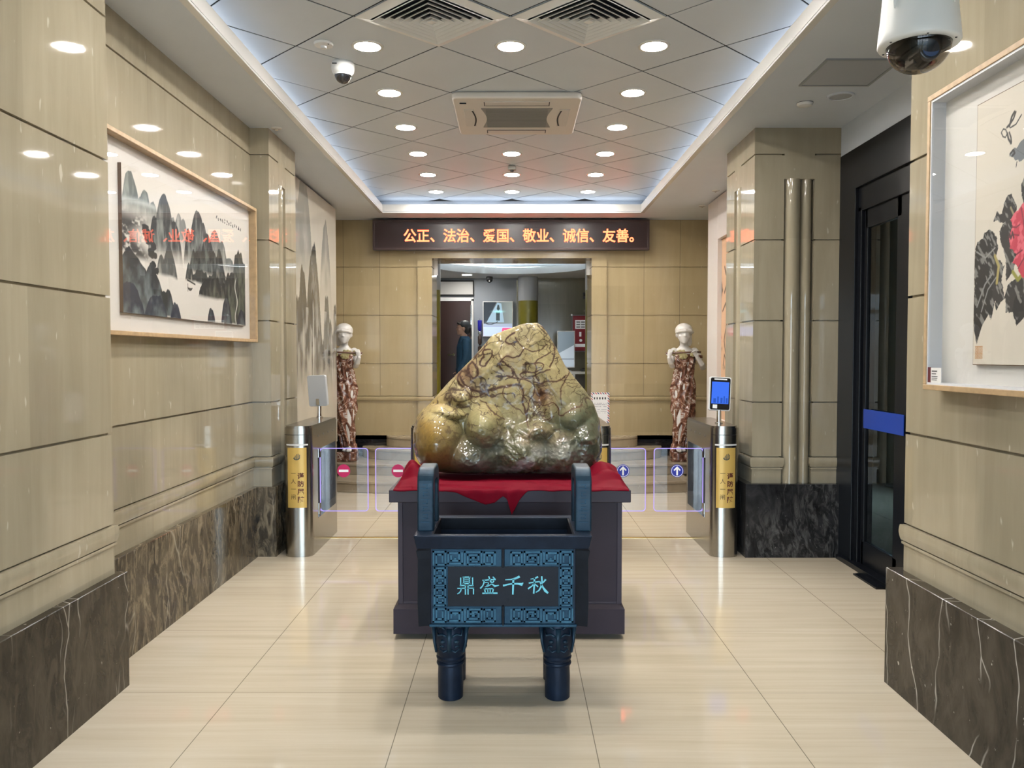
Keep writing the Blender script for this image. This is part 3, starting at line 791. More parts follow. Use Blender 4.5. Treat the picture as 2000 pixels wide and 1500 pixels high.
# ================================================================== LED SIGN
sg = thing('led_sign', (-0.03, 10.2, 3.04), 'long dark red-brown electronic sign with glowing orange characters above the doorway', 'sign')
b = MB(); b.box(-1.725, 1.722, 0.012, 0.13, -0.184, 0.184); b.build('case', simple('sign_brown', (0.045, 0.025, 0.023), 0.28), sg, bevel=0.004)
b = MB(); b.box(-1.700, 1.697, 0.004, 0.012, -0.160, 0.160); b.build('display_face', simple('sign_face', (0.035, 0.018, 0.018), 0.25), sg)
vs_ = []
b = MB()
for q in ((-1.727, 1.724, 0.160, 0.187), (-1.727, 1.724, -0.187, -0.160), (-1.727, -1.700, -0.160, 0.160), (1.697, 1.724, -0.160, 0.160)): b.box(q[0], q[1], 0.0, 0.03, q[2], q[3])
b.build("bezel", simple("sign_bezel", (0.05, 0.028, 0.026), 0.3), sg, bevel=0.003)
M_LED = emitter('led_red', (1.0, 0.135, 0.055), LED)
for i, ch in enumerate('公正、法治、爱国、敬业、诚信、友善。'):
    vs_, fs_ = text_mesh(ch, 0.1655, offset=0.0028, extrude=0.002)
    b = MB(); b.add([(x - 1.345 + i * 0.1655, 0.0015 - z, y * 1.06 - 0.076) for x, y, z in vs_], fs_); b.open = True
    b.build('lit_character', M_LED, sg)

# ================================================================== BRONZE CAULDRON
def patina(name, lo, hi, rough=0.42):
    m, nt, b = newmat(name)
    tc = N(nt, 'TexCoord'); n1 = N(nt, 'TexNoise', Scale=9.0, Detail=6.0, Roughness=0.6); L(nt, tc.outputs['Object'], n1.inputs['Vector'])
    L(nt, ramp(nt, n1.outputs['Fac'], [(0.35, lo), (0.70, hi)]).outputs[0], b.inputs['Base Color'])
    b.inputs['Roughness'].default_value = rough; b.inputs['Metallic'].default_value = 0.25; b.inputs['Specular IOR Level'].default_value = 0.25
    n2 = N(nt, 'TexNoise', Scale=60.0, Detail=3.0); L(nt, tc.outputs['Object'], n2.inputs['Vector'])
    bp = N(nt, 'Bump', Strength=0.12, Distance=0.004); L(nt, n2.outputs['Fac'], bp.inputs['Height']); L(nt, bp.outputs[0], b.inputs['Normal'])
    return m
M_PAT = patina('navy_bronze_patina', (0.0066, 0.0122, 0.0265), (0.0133, 0.0255, 0.0510))
M_PATB = patina('worn_blue_bronze', (0.0158, 0.0504, 0.0900), (0.0302, 0.0936, 0.1548), 0.5)
M_PATD = patina('dark_bronze', (0.0034, 0.0046, 0.0084), (0.0067, 0.0092, 0.0160))
M_TURQ = simple('turquoise_paint', (0.20, 0.70, 0.85), 0.5)
ding = thing('bronze_cauldron', (-0.045, 3.68, 0), 'dark blue bronze cauldron on four legs with turquoise characters on its front', 'cauldron')
def rel(mb, ox=-0.045, oy=3.68, oz=0.0):
    mb.v = [(x - ox, y - oy, z - oz) for x, y, z in mb.v]; return mb
FY = 3.505      # front face of the body
# body: a box open at the top
b = MB()
x0, x1, y0, y1, zb, zt = -0.372, 0.281, FY, 3.875, 0.362, 0.705
t = 0.022
b.box(x0, x1, y0, y0 + t, zb, zt); b.box(x0, x1, y1 - t, y1, zb, zt); b.box(x0, x0 + t, y0 + t, y1 - t, zb, zt); b.box(x1 - t, x1, y0 + t, y1 - t, zb, zt)
b.box(x0 + t, x1 - t, y0 + t, y1 - t, zb, zb + 0.03)
rel(b).build('body', M_PAT, ding)
# rim: flared rectangular ring
b = MB()
def ringbox(ox0, ox1, oy0, oy1, ix0, ix1, iy0, iy1, z0, z1, grow=0.0):
    o0 = [(ox0 + grow, oy0 + grow), (ox1 - grow, oy0 + grow), (ox1 - grow, oy1 - grow), (ox0 + grow, oy1 - grow)]
    o1 = [(ox0, oy0), (ox1, oy0), (ox1, oy1), (ox0, oy1)]
    i1 = [(ix0, iy0), (ix1, iy0), (ix1, iy1), (ix0, iy1)]
    vs = [(x, y, z0) for x, y in o0] + [(x, y, z1) for x, y in o1] + [(x, y, z1) for x, y in i1] + [(x, y, z0) for x, y in i1]
    fs = []
    for r in range(4):
        r2 = (r + 1) % 4
        for k in range(4):
            k2 = (k + 1) % 4
            fs.append((r * 4 + k, r * 4 + k2, r2 * 4 + k2, r2 * 4 + k))
    return vs, fs
vs, fs = ringbox(-0.430, 0.338, 3.462, 3.918, -0.352, 0.262, 3.50, 3.862, 0.703, 0.762, 0.012)
b.add(vs, fs)
rel(b).build('rim', M_PAT, ding, bevel=0.004)
b = MB(); vs, fs = ringbox(-0.352, 0.262, 3.50, 3.862, -0.345, 0.255, 3.507, 3.855, 0.40, 0.760); b.add(vs, fs); b.box(-0.35, 0.26, 3.505, 3.855, 0.395, 0.405)
rel(b).build('inside', M_PATD, ding)
# upright handles: inverted U plates standing on the short sides
def handle(xa, xb):
    b = MB(); ya, yb, z0, z1, r, th = 3.560, 3.835, 0.757, 1.035, 0.075, 0.062
    def outl(ya, yb, z1, r, n=10):
        p = [(ya, z0)]
        for k in range(n + 1):
            a = PI - PI / 2 * k / n
            p.append((ya + r + r * math.cos(a), z1 - r + r * math.sin(a)))
        for k in range(n + 1):
            a = PI / 2 - PI / 2 * k / n
            p.append((yb - r + r * math.cos(a), z1 - r + r * math.sin(a)))
        p.append((yb, z0)); return p
    o = outl(ya, yb, z1, r); i = outl(ya + th, yb - th, z1 - th, r * 0.5)
    n = len(o)
    vs = [(xa, y, z) for y, z in o] + [(xb, y, z) for y, z in o] + [(xa, y, z) for y, z in i] + [(xb, y, z) for y, z in i]
    fs = []
    for k in range(n - 1):
        fs += [(k, k + 1, n + k + 1, n + k), (2 * n + k, 3 * n + k, 3 * n + k + 1, 2 * n + k + 1), (k, 2 * n + k, 2 * n + k + 1, k + 1), (n + k, n + k + 1, 3 * n + k + 1, 3 * n + k)]
    fs += [(0, n, 3 * n, 2 * n), (n - 1, 3 * n - 1, 4 * n - 1, 2 * n - 1)]
    b.add(vs, fs)
    h = rel(b).build('handle', M_PATB2, ding, bevel=0.008, seg=3)
    g = MB()
    xm = (xa + xb) / 2
    for q in range(11):       # incised pattern down the front of the strap
        z = 0.80 + q * 0.0165
        w = 0.012 if q % 3 else 0.020
        g.box(xm - w, xm + w, ya - 0.0022, ya + 0.002, z, z + 0.004)
        if q % 2: g.box(xm - 0.002 + (0.008 if q % 4 == 1 else -0.008), xm + 0.002 + (0.008 if q % 4 == 1 else -0.008), ya - 0.0022, ya + 0.002, z, z + 0.014)
    rel(g).build('handle_pattern', M_PATB, h)
M_PATB2 = patina('blue_handle_bronze', (0.0111, 0.0277, 0.0479), (0.0252, 0.0580, 0.0882), 0.38)
handle(-0.424, -0.352); handle(0.272, 0.344)
# corner flanges
for sx, xx in ((-1, -0.372), (1, 0.281)):
    for sy, yy in ((-1, FY), (1, 3.875)):
        b = MB()
        ex, ey = xx + sx * 0.040, yy + sy * 0.020
        tz = [(zb - 0.002, 0.0), (zb + 0.10, 0.004), (zt - 0.05, 0.002), (zt - 0.015, 0.010), (zt, 0.0)]
        vs = []; fs = []
        for z, e in tz:
            vs += [(xx - sx * 0.014, yy + sy * 0.003, z), (ex + sx * e, ey, z), (ex + sx * e, ey - sy * 0.014, z), (xx - sx * 0.002, yy - sy * 0.02, z)]
        m_ = len(tz)
        for i in range(m_ - 1):
            for k in range(4): fs.append((i * 4 + k, i * 4 + (k + 1) % 4, i * 4 + 4 + (k + 1) % 4, i * 4 + 4 + k))
        fs += [(3, 2, 1, 0), tuple(m_ * 4 - 4 + k for k in range(4))]
        b.add(vs, fs); rel(b).build('corner_flange', M_PATD, ding, bevel=0.002)
# relief panels with angular spirals
def spiral(mb, cx, cz, w, h, s, y, th=0.0055, flip=1, vflip=1):
    """square spiral made of one raised bar"""
    pts = []; l, r, bo, to = -w / 2, w / 2, -h / 2, h / 2
    pts = [(l, bo), (l, to), (r, to), (r, bo)]
    st = s
    for _ in range(6):
        l2, r2, b2, t2 = l + st, r - st, bo, to - st
        if r2 - l2 < s * 0.8 or t2 - (bo + 0) < s: break
        pts += [(l + st, bo), (l + st, to - st), (r - st, to - st), (r - st, bo + st)]
        l, r, to, bo = l + st, r - st, to - st, bo + st
        if r - l < 1.5 * s or to - bo < 1.2 * s: break
    pts = [(cx + flip * a, cz + vflip * c) for a, c in pts]
    for (a, c), (d, e) in zip(pts, pts[1:]):
        q = th / 2
        mb.box(min(a, d) - q, max(a, d) + q, y - 0.006, y + 0.001, min(c, e) - q, max(c, e) + q)
xm = -0.0455
yy = FY - 0.007
M_PATL = patina('rubbed_blue_bronze', (0.0360, 0.1080, 0.1728), (0.0612, 0.1800, 0.2736), 0.5)
def panel(q):
    b = MB(); b.box(q[0], q[1], FY - 0.007, FY + 0.002, q[2], q[3])
    return rel(b).build('relief_panel', M_PATB, ding, bevel=0.002)
for zc, vf, za, zb2 in ((0.658, 1, 0.620, 0.696), (0.408, -1, 0.370, 0.446)):
    for sgn in (-1, 1):
        po = panel((-0.352, xm - 0.006, za, zb2) if sgn < 0 else (xm + 0.006, 0.261, za, zb2))
        sp_ = MB(); x = xm + sgn * 0.035
        for i, (w, h) in enumerate(((0.046, 0.050), (0.072, 0.054), (0.060, 0.046), (0.052, 0.056))):
            xc = x + sgn * w / 2
            spiral(sp_, xc, zc, w, h, 0.0128, yy, th=0.0072, flip=-sgn if i % 2 else sgn, vflip=vf if i != 2 else -vf)
            if i in (1, 2): sp_.ellip((xc, yy - 0.001, zc - vf * 0.004), (0.008, 0.004, 0.008), 10, 6)
            x += sgn * (w + 0.012)
        rel(sp_).build('spiral_pattern', M_PATL, po)
for sgn, xc in ((-1, -0.3185), (1, 0.2275)):
    po = panel((-0.352, -0.285, 0.446, 0.620) if sgn < 0 else (0.194, 0.261, 0.446, 0.620))
    sp_ = MB()
    for i, zc in enumerate((0.470, 0.512, 0.556, 0.598)):
        spiral(sp_, xc, zc, 0.046, 0.034, 0.0112, yy, th=0.0064, flip=sgn if i % 2 else -sgn, vflip=1 if i % 2 else -1)
    rel(sp_).build('spiral_pattern', M_PATL, po)
for za, zb2 in ((0.616, 0.700), (0.364, 0.450)):
    b = MB(); b.box(xm - 0.004, xm + 0.004, FY - 0.016, FY, za, zb2)
    rel(b).build('centre_ridge', M_PATD, ding, bevel=0.002)
b = MB(); b.box(-0.283, 0.192, FY - 0.004, FY + 0.002, 0.449, 0.617)
rel(b).build('name_plate', M_PAT, ding, bevel=0.001)
b = MB(); b.box(-0.366, 0.275, FY - 0.012, FY + 0.01, 0.356, 0.368)
rel(b).build('bottom_ledge', M_PATB, ding, bevel=0.003)
# the four brush-written characters
def ribbon(mb, pts, y, th=0.004):
    """pts: (x, z, width)"""
    n = len(pts); Lf = []; Rt = []
    for i in range(n):
        a = Vector(pts[max(i - 1, 0)][:2]); c = Vector(pts[min(i + 1, n - 1)][:2])
        d = (c - a).normalized(); q = Vector((-d.y, d.x)) * pts[i][2] / 2
        e = Vector((0, 0))
        if i == 0: e = -d * pts[i][2] * 0.3
        if i == n - 1: e = d * pts[i][2] * 0.3
        p = Vector(pts[i][:2]) + e
        Lf.append(p + q); Rt.append(p - q)
    for i in range(n - 1):
        q4 = [Lf[i], Lf[i + 1], Rt[i + 1], Rt[i]]
        mb.add([(p.x, y - th, p.y) for p in q4] + [(p.x, y, p.y) for p in q4], [(0, 1, 2, 3), (0, 4, 5, 1), (1, 5, 6, 2), (2, 6, 7, 3), (3, 7, 4, 0)])
S = []
S += [[(548, 506, 14), (548, 582, 14)], [(612, 506, 14), (612, 582, 14)], [(541, 510, 14), (619, 510, 14)], [(548, 533, 10), (612, 533, 10)], [(548, 556, 10), (612, 556, 10)], [(541, 580, 14), (619, 580, 14)],
      [(513, 520, 13), (513, 603, 13)], [(507, 604, 13), (572, 604, 13)], [(566, 600, 13), (566, 702, 13)], [(478, 636, 12), (566, 634, 12)], [(520, 636, 13), (514, 664, 13), (498, 686, 12), (476, 698, 8)],
      [(648, 518, 13), (648, 603, 13)], [(654, 604, 13), (592, 604, 13)], [(596, 600, 13), (596, 702, 13)], [(596, 634, 12), (662, 633, 12)], [(658, 630, 13), (658, 700, 13)]]
# sheng
S += [[(764, 548, 16), (830, 540, 14), (905, 536, 16)], [(780, 545, 15), (774, 580, 14), (762, 608, 12), (738, 634, 18)], [(878, 508, 12), (894, 526, 16)],
      [(832, 506, 15), (846, 548, 15), (872, 590, 16), (900, 612, 22), (942, 602, 8)], [(790, 572, 10), (830, 569, 10)], [(828, 568, 10), (822, 598, 10), (806, 602, 8)], [(886, 556, 14), (862, 588, 12), (820, 612, 10), (788, 620, 6)],
      [(782, 640, 13), (792, 688, 13)], [(818, 642, 11), (822, 688, 11)], [(846, 642, 11), (846, 688, 11)], [(884, 636, 13), (872, 688, 13)], [(778, 642, 13), (886, 638, 13)], [(762, 692, 16), (840, 690, 14), (924, 690, 18)]]
# qian
S += [[(1172, 506, 26), (1130, 526, 22), (1080, 536, 14), (1018, 540, 8)], [(998, 604, 22), (1040, 594, 16), (1100, 584, 17), (1160, 584, 22), (1204, 592, 34), (1218, 574, 8)], [(1108, 536, 22), (1106, 600, 22), (1102, 700, 18)]]
# qiu
S += [[(1382, 508, 20), (1350, 524, 15), (1304, 532, 9)], [(1286, 576, 14), (1340, 568, 14), (1400, 560, 13)], [(1346, 524, 20), (1344, 600, 19), (1338, 690, 18)], [(1342, 580, 14), (1318, 610, 13), (1278, 638, 18)], [(1356, 592, 12), (1384, 616, 15)],
      [(1408, 562, 14), (1416, 586, 11)], [(1470, 540, 20), (1452, 562, 14), (1438, 578, 9)], [(1428, 505, 17), (1432, 560, 17), (1420, 620, 18), (1398, 658, 16), (1364, 680, 10)], [(1426, 590, 15), (1446, 630, 20), (1470, 664, 30), (1496, 686, 20)]]
for lo_, hi_ in ((0, 700), (700, 960), (960, 1250), (1250, 1600)):
    b = MB()
    for st_ in S:
        if lo_ <= st_[0][0] < hi_:
            ribbon(b, [(-0.4262 + x * 0.000384, 0.577 - (y - 503) * 0.00039, w * 0.00038) for x, y, w in st_], FY - 0.0035)
    rel(b).build('character', M_TURQ, ding)
# legs: masked bulge above, rings, plain shaft
for lx in (-0.283, 0.197):
    for ly in (3.615, 3.815):
        b = MB()
        prof = [(0.052, 0.0), (0.056, 0.004), (0.057, 0.10), (0.055, 0.150), (0.060, 0.152), (0.063, 0.160), (0.060, 0.168), (0.056, 0.170), (0.056, 0.176), (0.062, 0.180), (0.064, 0.188), (0.060, 0.196), (0.063, 0.202), (0.069, 0.225), (0.072, 0.27), (0.069, 0.31), (0.062, 0.345), (0.060, 0.370)]
        b.lathe(prof, (lx, ly, 0), 32)
        lo = rel(b).build('leg', M_PAT, ding, smooth=True)
        g = MB(); yf = ly - 0.070
        # beast mask: brow, eyes, nose ridge, jaw scrolls
        g.prism([(lx - 0.008, 0.228), (lx + 0.008, 0.228), (lx + 0.012, 0.330), (lx - 0.012, 0.330)], yf - 0.010, yf + 0.02, 'y')
        for sg in (-1, 1):
            g.ellip((lx + sg * 0.030, yf + 0.006, 0.272), (0.013, 0.010, 0.009), 12, 8)
            g.tube([(lx + sg * 0.008, yf + 0.002, 0.292), (lx + sg * 0.030, yf + 0.006, 0.304), (lx + sg * 0.050, yf + 0.020, 0.296), (lx + sg * 0.058, yf + 0.030, 0.318)], 0.006, 8)
            g.tube([(lx + sg * 0.006, yf + 0.002, 0.236), (lx + sg * 0.026, yf + 0.006, 0.226), (lx + sg * 0.044, yf + 0.016, 0.236), (lx + sg * 0.040, yf + 0.012, 0.252), (lx + sg * 0.024, yf + 0.004, 0.250)], 0.005, 8)
            g.tube([(lx + sg * 0.060, yf + 0.035, 0.215), (lx + sg * 0.070, yf + 0.045, 0.26), (lx + sg * 0.075, yf + 0.048, 0.335)], [(0.006, 0.006), (0.007, 0.007), (0.010, 0.010)], 8)
            g.tube([(lx + sg * 0.018, yf + 0.002, 0.325), (lx + sg * 0.036, yf + 0.010, 0.338), (lx + sg * 0.050, yf + 0.022, 0.332)], 0.005, 8)
        rel(g).build('beast_mask', M_PATB2, lo, smooth='all')

# ================================================================== PEDESTAL
M_PED = simple('dark_plum_lacquer', (0.034, 0.024, 0.036), 0.5, spec=0.3, noise=0.06, nscale=8)
M_PEDL = simple('plum_lacquer_edge', (0.046, 0.035, 0.050), 0.45, spec=0.35)
ped = thing('pedestal', (-0.02, 4.82, 0), 'dark plum lacquered pedestal on casters under the scholar stone', 'pedestal')
def prel(mb): return rel(mb, -0.02, 4.82)
b = MB(); b.box(-0.622, 0.583, 4.385, 5.26, 0.18, 0.748)
prel(b).build('carcass', M_PED, ped)
b = MB()
for xa, xb in ((-0.626, -0.600), (0.561, 0.587)): b.box(xa, xb, 4.378, 4.40, 0.185, 0.748)
b.box(-0.60, 0.561, 4.380, 4.40, 0.185, 0.20)
prel(b).build('corner_strip', M_PEDL, ped, bevel=0.002)
b = MB(); b.box(-0.667, 0.628, 4.33, 5.31, 0.748, 0.815)
prel(b).build('top_slab', M_PEDL, ped, bevel=0.004)
b = MB()
zz = [(0.03, 0.0), (0.165, 0.0), (0.187, 0.026)]
for i in range(2):
    (za, ga), (zc, gc) = zz[i], zz[i + 1]
    vs = [(-0.649 + ga, 4.35 + ga, za), (0.600 - ga, 4.35 + ga, za), (0.600 - ga, 5.29 - ga, za), (-0.649 + ga, 5.29 - ga, za),
          (-0.649 + gc, 4.35 + gc, zc), (0.600 - gc, 4.35 + gc, zc), (0.600 - gc, 5.29 - gc, zc), (-0.649 + gc, 5.29 - gc, zc)]
    fs = [(0, 1, 5, 4), (1, 2, 6, 5), (2, 3, 7, 6), (3, 0, 4, 7)]
    if i == 0: fs.append((3, 2, 1, 0))
    b.add(vs, fs)
prel(b).build('plinth', M_PED, ped)
for x in (-0.40, 0.36):
    for y in (4.48, 5.16):
        b = MB(); b.lathe([(0.030, x - 0.012), (0.032, x - 0.008), (0.032, x + 0.008), (0.030, x + 0.012)], (0, y, 0.032), 20, 'x')
        c = prel(b).build('caster', M['dkgrey'], ped, smooth=True)

# ================================================================== SCHOLAR STONE
OUT = [(0.137, 1.73), (0.171, 1.711), (0.21, 1.656), (0.257, 1.575), (0.308, 1.473), (0.377, 1.387), (0.428, 1.327), (0.48, 1.242), (0.514, 1.148), (0.528, 1.053), (0.528, 0.967), (0.506, 0.905), (0.475, 0.862), (0.43, 0.842), (0.309, 0.834), (0.052, 0.832), (-0.205, 0.832), (-0.394, 0.834), (-0.48, 0.85), (-0.557, 0.885), (-0.585, 0.94), (-0.599, 1.01), (-0.599, 1.087), (-0.577, 1.165), (-0.545, 1.212), (-0.508, 1.240), (-0.461, 1.293), (-0.393, 1.37), (-0.333, 1.43), (-0.256, 1.507), (-0.187, 1.584), (-0.127, 1.656), (-0.059, 1.682), (0.052, 1.722)]
SY = 4.85
O = np.array(OUT); O = np.vstack([O, O[:1]])
seg = np.r_[0, np.cumsum(np.hypot(*np.diff(O, axis=0).T))]
NT_, NR = 760, 270
tt = np.linspace(0, seg[-1], NT_, endpoint=False)
ox = np.interp(tt, seg, O[:, 0]); oz = np.interp(tt, seg, O[:, 1])
for _ in range(1):
    ox = (np.roll(ox, 1) + ox * 2 + np.roll(ox, -1)) / 4; oz = (np.roll(oz, 1) + oz * 2 + np.roll(oz, -1)) / 4
c0 = np.array([-0.02, 1.14])
rr = (np.linspace(0, 1, NR) ** 0.8)
rr = np.sin(rr * PI / 2)
Xg = c0[0] + rr[:, None] * (ox - c0[0])[None]; Zg = c0[1] + rr[:, None] * (oz - c0[1])[None]
R = np.repeat(rr[:, None], NT_, 1)
def bump(cx, cz, rx, rz, d, ang=0.0, p=2.0):
    dx, dz = Xg - cx, Zg - cz
    u = dx * math.cos(ang) + dz * math.sin(ang); w = -dx * math.sin(ang) + dz * math.cos(ang)
    q = 1 - (np.abs(u / rx) ** p + np.abs(w / rz) ** p)
    return np.where(q > 0, d * np.sqrt(np.clip(q, 0, 1)), -0.05)
plate = np.interp(Zg, [0.83, 1.0, 1.25, 1.5, 1.75], [0.19, 0.165, 0.125, 0.09, 0.055]) + 0.015 * (fbm(Xg * 7 + 9, Zg * 7, 5) - 0.5) * 2
# shallow terraces and carved folds on the upper face
plate = plate + 0.014 * np.sin(9 * Zg + 14 * fbm(Xg * 3, Zg * 3, 21)) * sstep(1.0, 1.15, Zg) + 0.03 * sstep(0.12, 0.0, np.abs(Xg + 0.30 + (Zg - 1.30) * 0.9)) * sstep(1.38, 1.28, Zg)
bl = [bump(-0.450, 1.03, 0.185, 0.225, 0.385, 0.15), bump(-0.17, 1.115, 0.125, 0.145, 0.365, -0.25), bump(-0.27, 0.95, 0.23, 0.16, 0.315), bump(0.05, 0.95, 0.20, 0.165, 0.30, 0.1),
      bump(0.10, 1.08, 0.17, 0.09, 0.245, 0.2), bump(0.30, 0.955, 0.17, 0.17, 0.295), bump(0.42, 1.00, 0.13, 0.20, 0.27, -0.1), bump(0.36, 1.17, 0.12, 0.11, 0.205, -0.4), bump(-0.40, 1.205, 0.15, 0.05, 0.26, -0.15), bump(0.22, 1.20, 0.07, 0.16, 0.17, 0.2)]
k_ = 90.0
hs = np.stack([plate] + bl)
hf = np.log(np.exp(hs * k_).sum(0)) / k_ - 0.012
low = sstep(1.24, 1.02, Zg)
n_a = fbm(Xg * 16 + 40, Zg * 16, 31); n_b = fbm(Xg * 42, Zg * 42 + 5, 33)
n_r = 1 - np.abs(2 * fbm(Xg * 7 + 3, Zg * 7 + 60, 35, 3) - 1) * 2.2
hf = hf + low * (0.046 * (n_a - 0.5) * sstep(-0.5, -0.1, Xg) + 0.014 * (n_b - 0.5) * sstep(-0.25, 0.0, Xg)) + (1 - low) * 0.004 * (n_a - 0.5) + 0.030 * low * sstep(-0.40, -0.15, Xg) * np.clip(n_r, 0, 1)
hf = hf * (1 - R ** 8) ** 0.5
NB = 48
rb = np.sin((np.linspace(0, 1, NB) ** 0.8) * PI / 2)
Xb = c0[0] + rb[:, None] * (ox - c0[0])[None]; Zb = c0[1] + rb[:, None] * (oz - c0[1])[None]; Rb = np.repeat(rb[:, None], NT_, 1)
hb = (0.16 * sstep(1.7, 0.9, Zb) + 0.06) * (1 - Rb ** 5) ** 0.5 * (0.9 + 0.2 * fbm(Xb * 4, Zb * 4, 8))
Vf = np.stack([Xg, SY - hf, Zg], -1); Vb = np.stack([Xb, SY + hb, Zb], -1)
V = np.concatenate([Vf.reshape(-1, 3), Vb[:-1].reshape(-1, 3)])
fs = []
nf = NR * NT_
k = np.arange(NT_); k2 = (k + 1) % NT_
for i in range(NR - 1):
    a = i * NT_
    fs += np.stack([a + k, a + NT_ + k, a + NT_ + k2, a + k2], -1).tolist()
for i in range(NB - 1):
    a2 = nf + i * NT_
    nxt = (nf + (i + 1) * NT_) if i < NB - 2 else (NR - 1) * NT_
    fs += np.stack([a2 + k, a2 + k2, nxt + k2, nxt + k], -1).tolist()
org = np.array([-0.02, SY, 0.826])
me = bpy.data.meshes.new('scholar_stone'); me.from_pydata((V - org).tolist(), [], fs)
# mineral colours by place on the stone
x, z = V[:, 0], V[:, 2]
def gm(cx, cz, rx, rz, p=1.0): return np.exp(-((x - cx) / rx) ** 2 - ((z - cz) / rz) ** 2) * p
colr = np.tile(np.array([0.40, 0.325, 0.155]), (len(x), 1))
def lay(mask, c):
    global colr
    mask = np.clip(mask, 0, 1)[:, None]; colr = colr * (1 - mask) + np.array(c) * mask
nz1 = fbm(x * 6 + 3, z * 6, 51); nz2 = fbm(x * 14, z * 14 + 7, 52); nz3 = fbm(x * 4 + 70, z * 9, 53)
lay(sstep(0.45, 0.75, nz1) * 0.6, (0.40, 0.33, 0.19))
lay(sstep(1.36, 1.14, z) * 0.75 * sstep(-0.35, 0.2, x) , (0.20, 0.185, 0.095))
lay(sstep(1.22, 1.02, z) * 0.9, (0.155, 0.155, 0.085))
lay(gm(0.42, 1.08, 0.16, 0.25, 1.1), (0.115, 0.13, 0.080))
lay(gm(-0.50, 1.06, 0.13, 0.22, 1.2), (0.40, 0.24, 0.045))
lay(gm(-0.36, 0.93, 0.12, 0.10, 1.2), (0.22, 0.115, 0.025))
lay(gm(-0.52, 0.90, 0.10, 0.07, 0.9), (0.17, 0.16, 0.075))
lay(gm(-0.40, 1.20, 0.16, 0.04, 0.8), (0.50, 0.42, 0.20))
lay(gm(-0.19, 1.14, 0.10, 0.09, 0.9), (0.34, 0.30, 0.14))
lay(gm(-0.21, 0.92, 0.13, 0.09, 1.0), (0.17, 0.18, 0.14))
lay(gm(0.08, 0.93, 0.17, 0.10, 1.1) * sstep(0.38, 0.6, nz2), (0.52, 0.52, 0.47))
lay(gm(0.27, 0.91, 0.12, 0.11, 0.9) * sstep(0.35, 0.6, nz3), (0.46, 0.45, 0.40))
lay(gm(0.09, 1.08, 0.16, 0.05, 1.0) * sstep(0.40, 0.62, nz2), (0.50, 0.36, 0.18))
lay(gm(0.13, 0.90, 0.05, 0.05, 1.0) * sstep(0.5, 0.62, nz2), (0.10, 0.03, 0.02))
lay(gm(0.16, 1.30, 0.06, 0.06, 0.9), (0.16, 0.065, 0.03))
lay(gm(-0.27, 1.43, 0.10, 0.09, 0.8) * sstep(0.42, 0.62, nz2), (0.16, 0.075, 0.045))
lay(gm(-0.02, 1.56, 0.06, 0.05, 0.8) * sstep(0.4, 0.62, nz2), (0.17, 0.10, 0.05))
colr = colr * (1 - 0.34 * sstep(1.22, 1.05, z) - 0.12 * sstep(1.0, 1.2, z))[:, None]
# the broad pale band and the main winding veins of the upper face, each where it runs on the stone
def zx(p): return [((740 + q[0] * 0.441 - 1003) * 4.76 / 1590, 1.533 - (600 + q[1] * 0.441 - 695) * 4.76 / 1590) for q in p]
wx = x + 0.010 * (fbm(x * 26, z * 26, 61) - 0.5) * 2; wz = z + 0.010 * (fbm(x * 26 + 50, z * 26, 62) - 0.5) * 2
front = np.arange(len(x)) < nf
def vein(p, w, c, amt=1.0):
    P = np.array(zx(p))
    for _ in range(2):   # round the corners
        P = np.vstack([P[:1], np.stack([P[:-1] * 0.75 + P[1:] * 0.25, P[:-1] * 0.25 + P[1:] * 0.75], 1).reshape(-1, 2), P[-1:]])
    d = np.full(len(x), 9.0)
    for (ax, az), (bx, bz) in zip(P, P[1:]):
        dx, dz = bx - ax, bz - az; t = np.clip(((wx - ax) * dx + (wz - az) * dz) / (dx * dx + dz * dz + 1e-9), 0, 1)
        d = np.minimum(d, np.hypot(wx - ax - t * dx, wz - az - t * dz))
    ww = w * (0.55 + 0.9 * fbm(x * 12 + w * 900, z * 12, 64))
    lay(front * amt * sstep(1.0, 0.45, d / ww), c)
vein([(530, 292), (600, 300), (680, 322)], 0.024, (0.30, 0.25, 0.18), 0.7)
vein([(345, 330), (370, 385), (415, 455)], 0.007, (0.52, 0.45, 0.24), 0.9)
vein([(680, 345), (668, 390), (690, 450), (715, 490)], 0.010, (0.36, 0.36, 0.30), 0.8)
DB = (0.050, 0.022, 0.014)
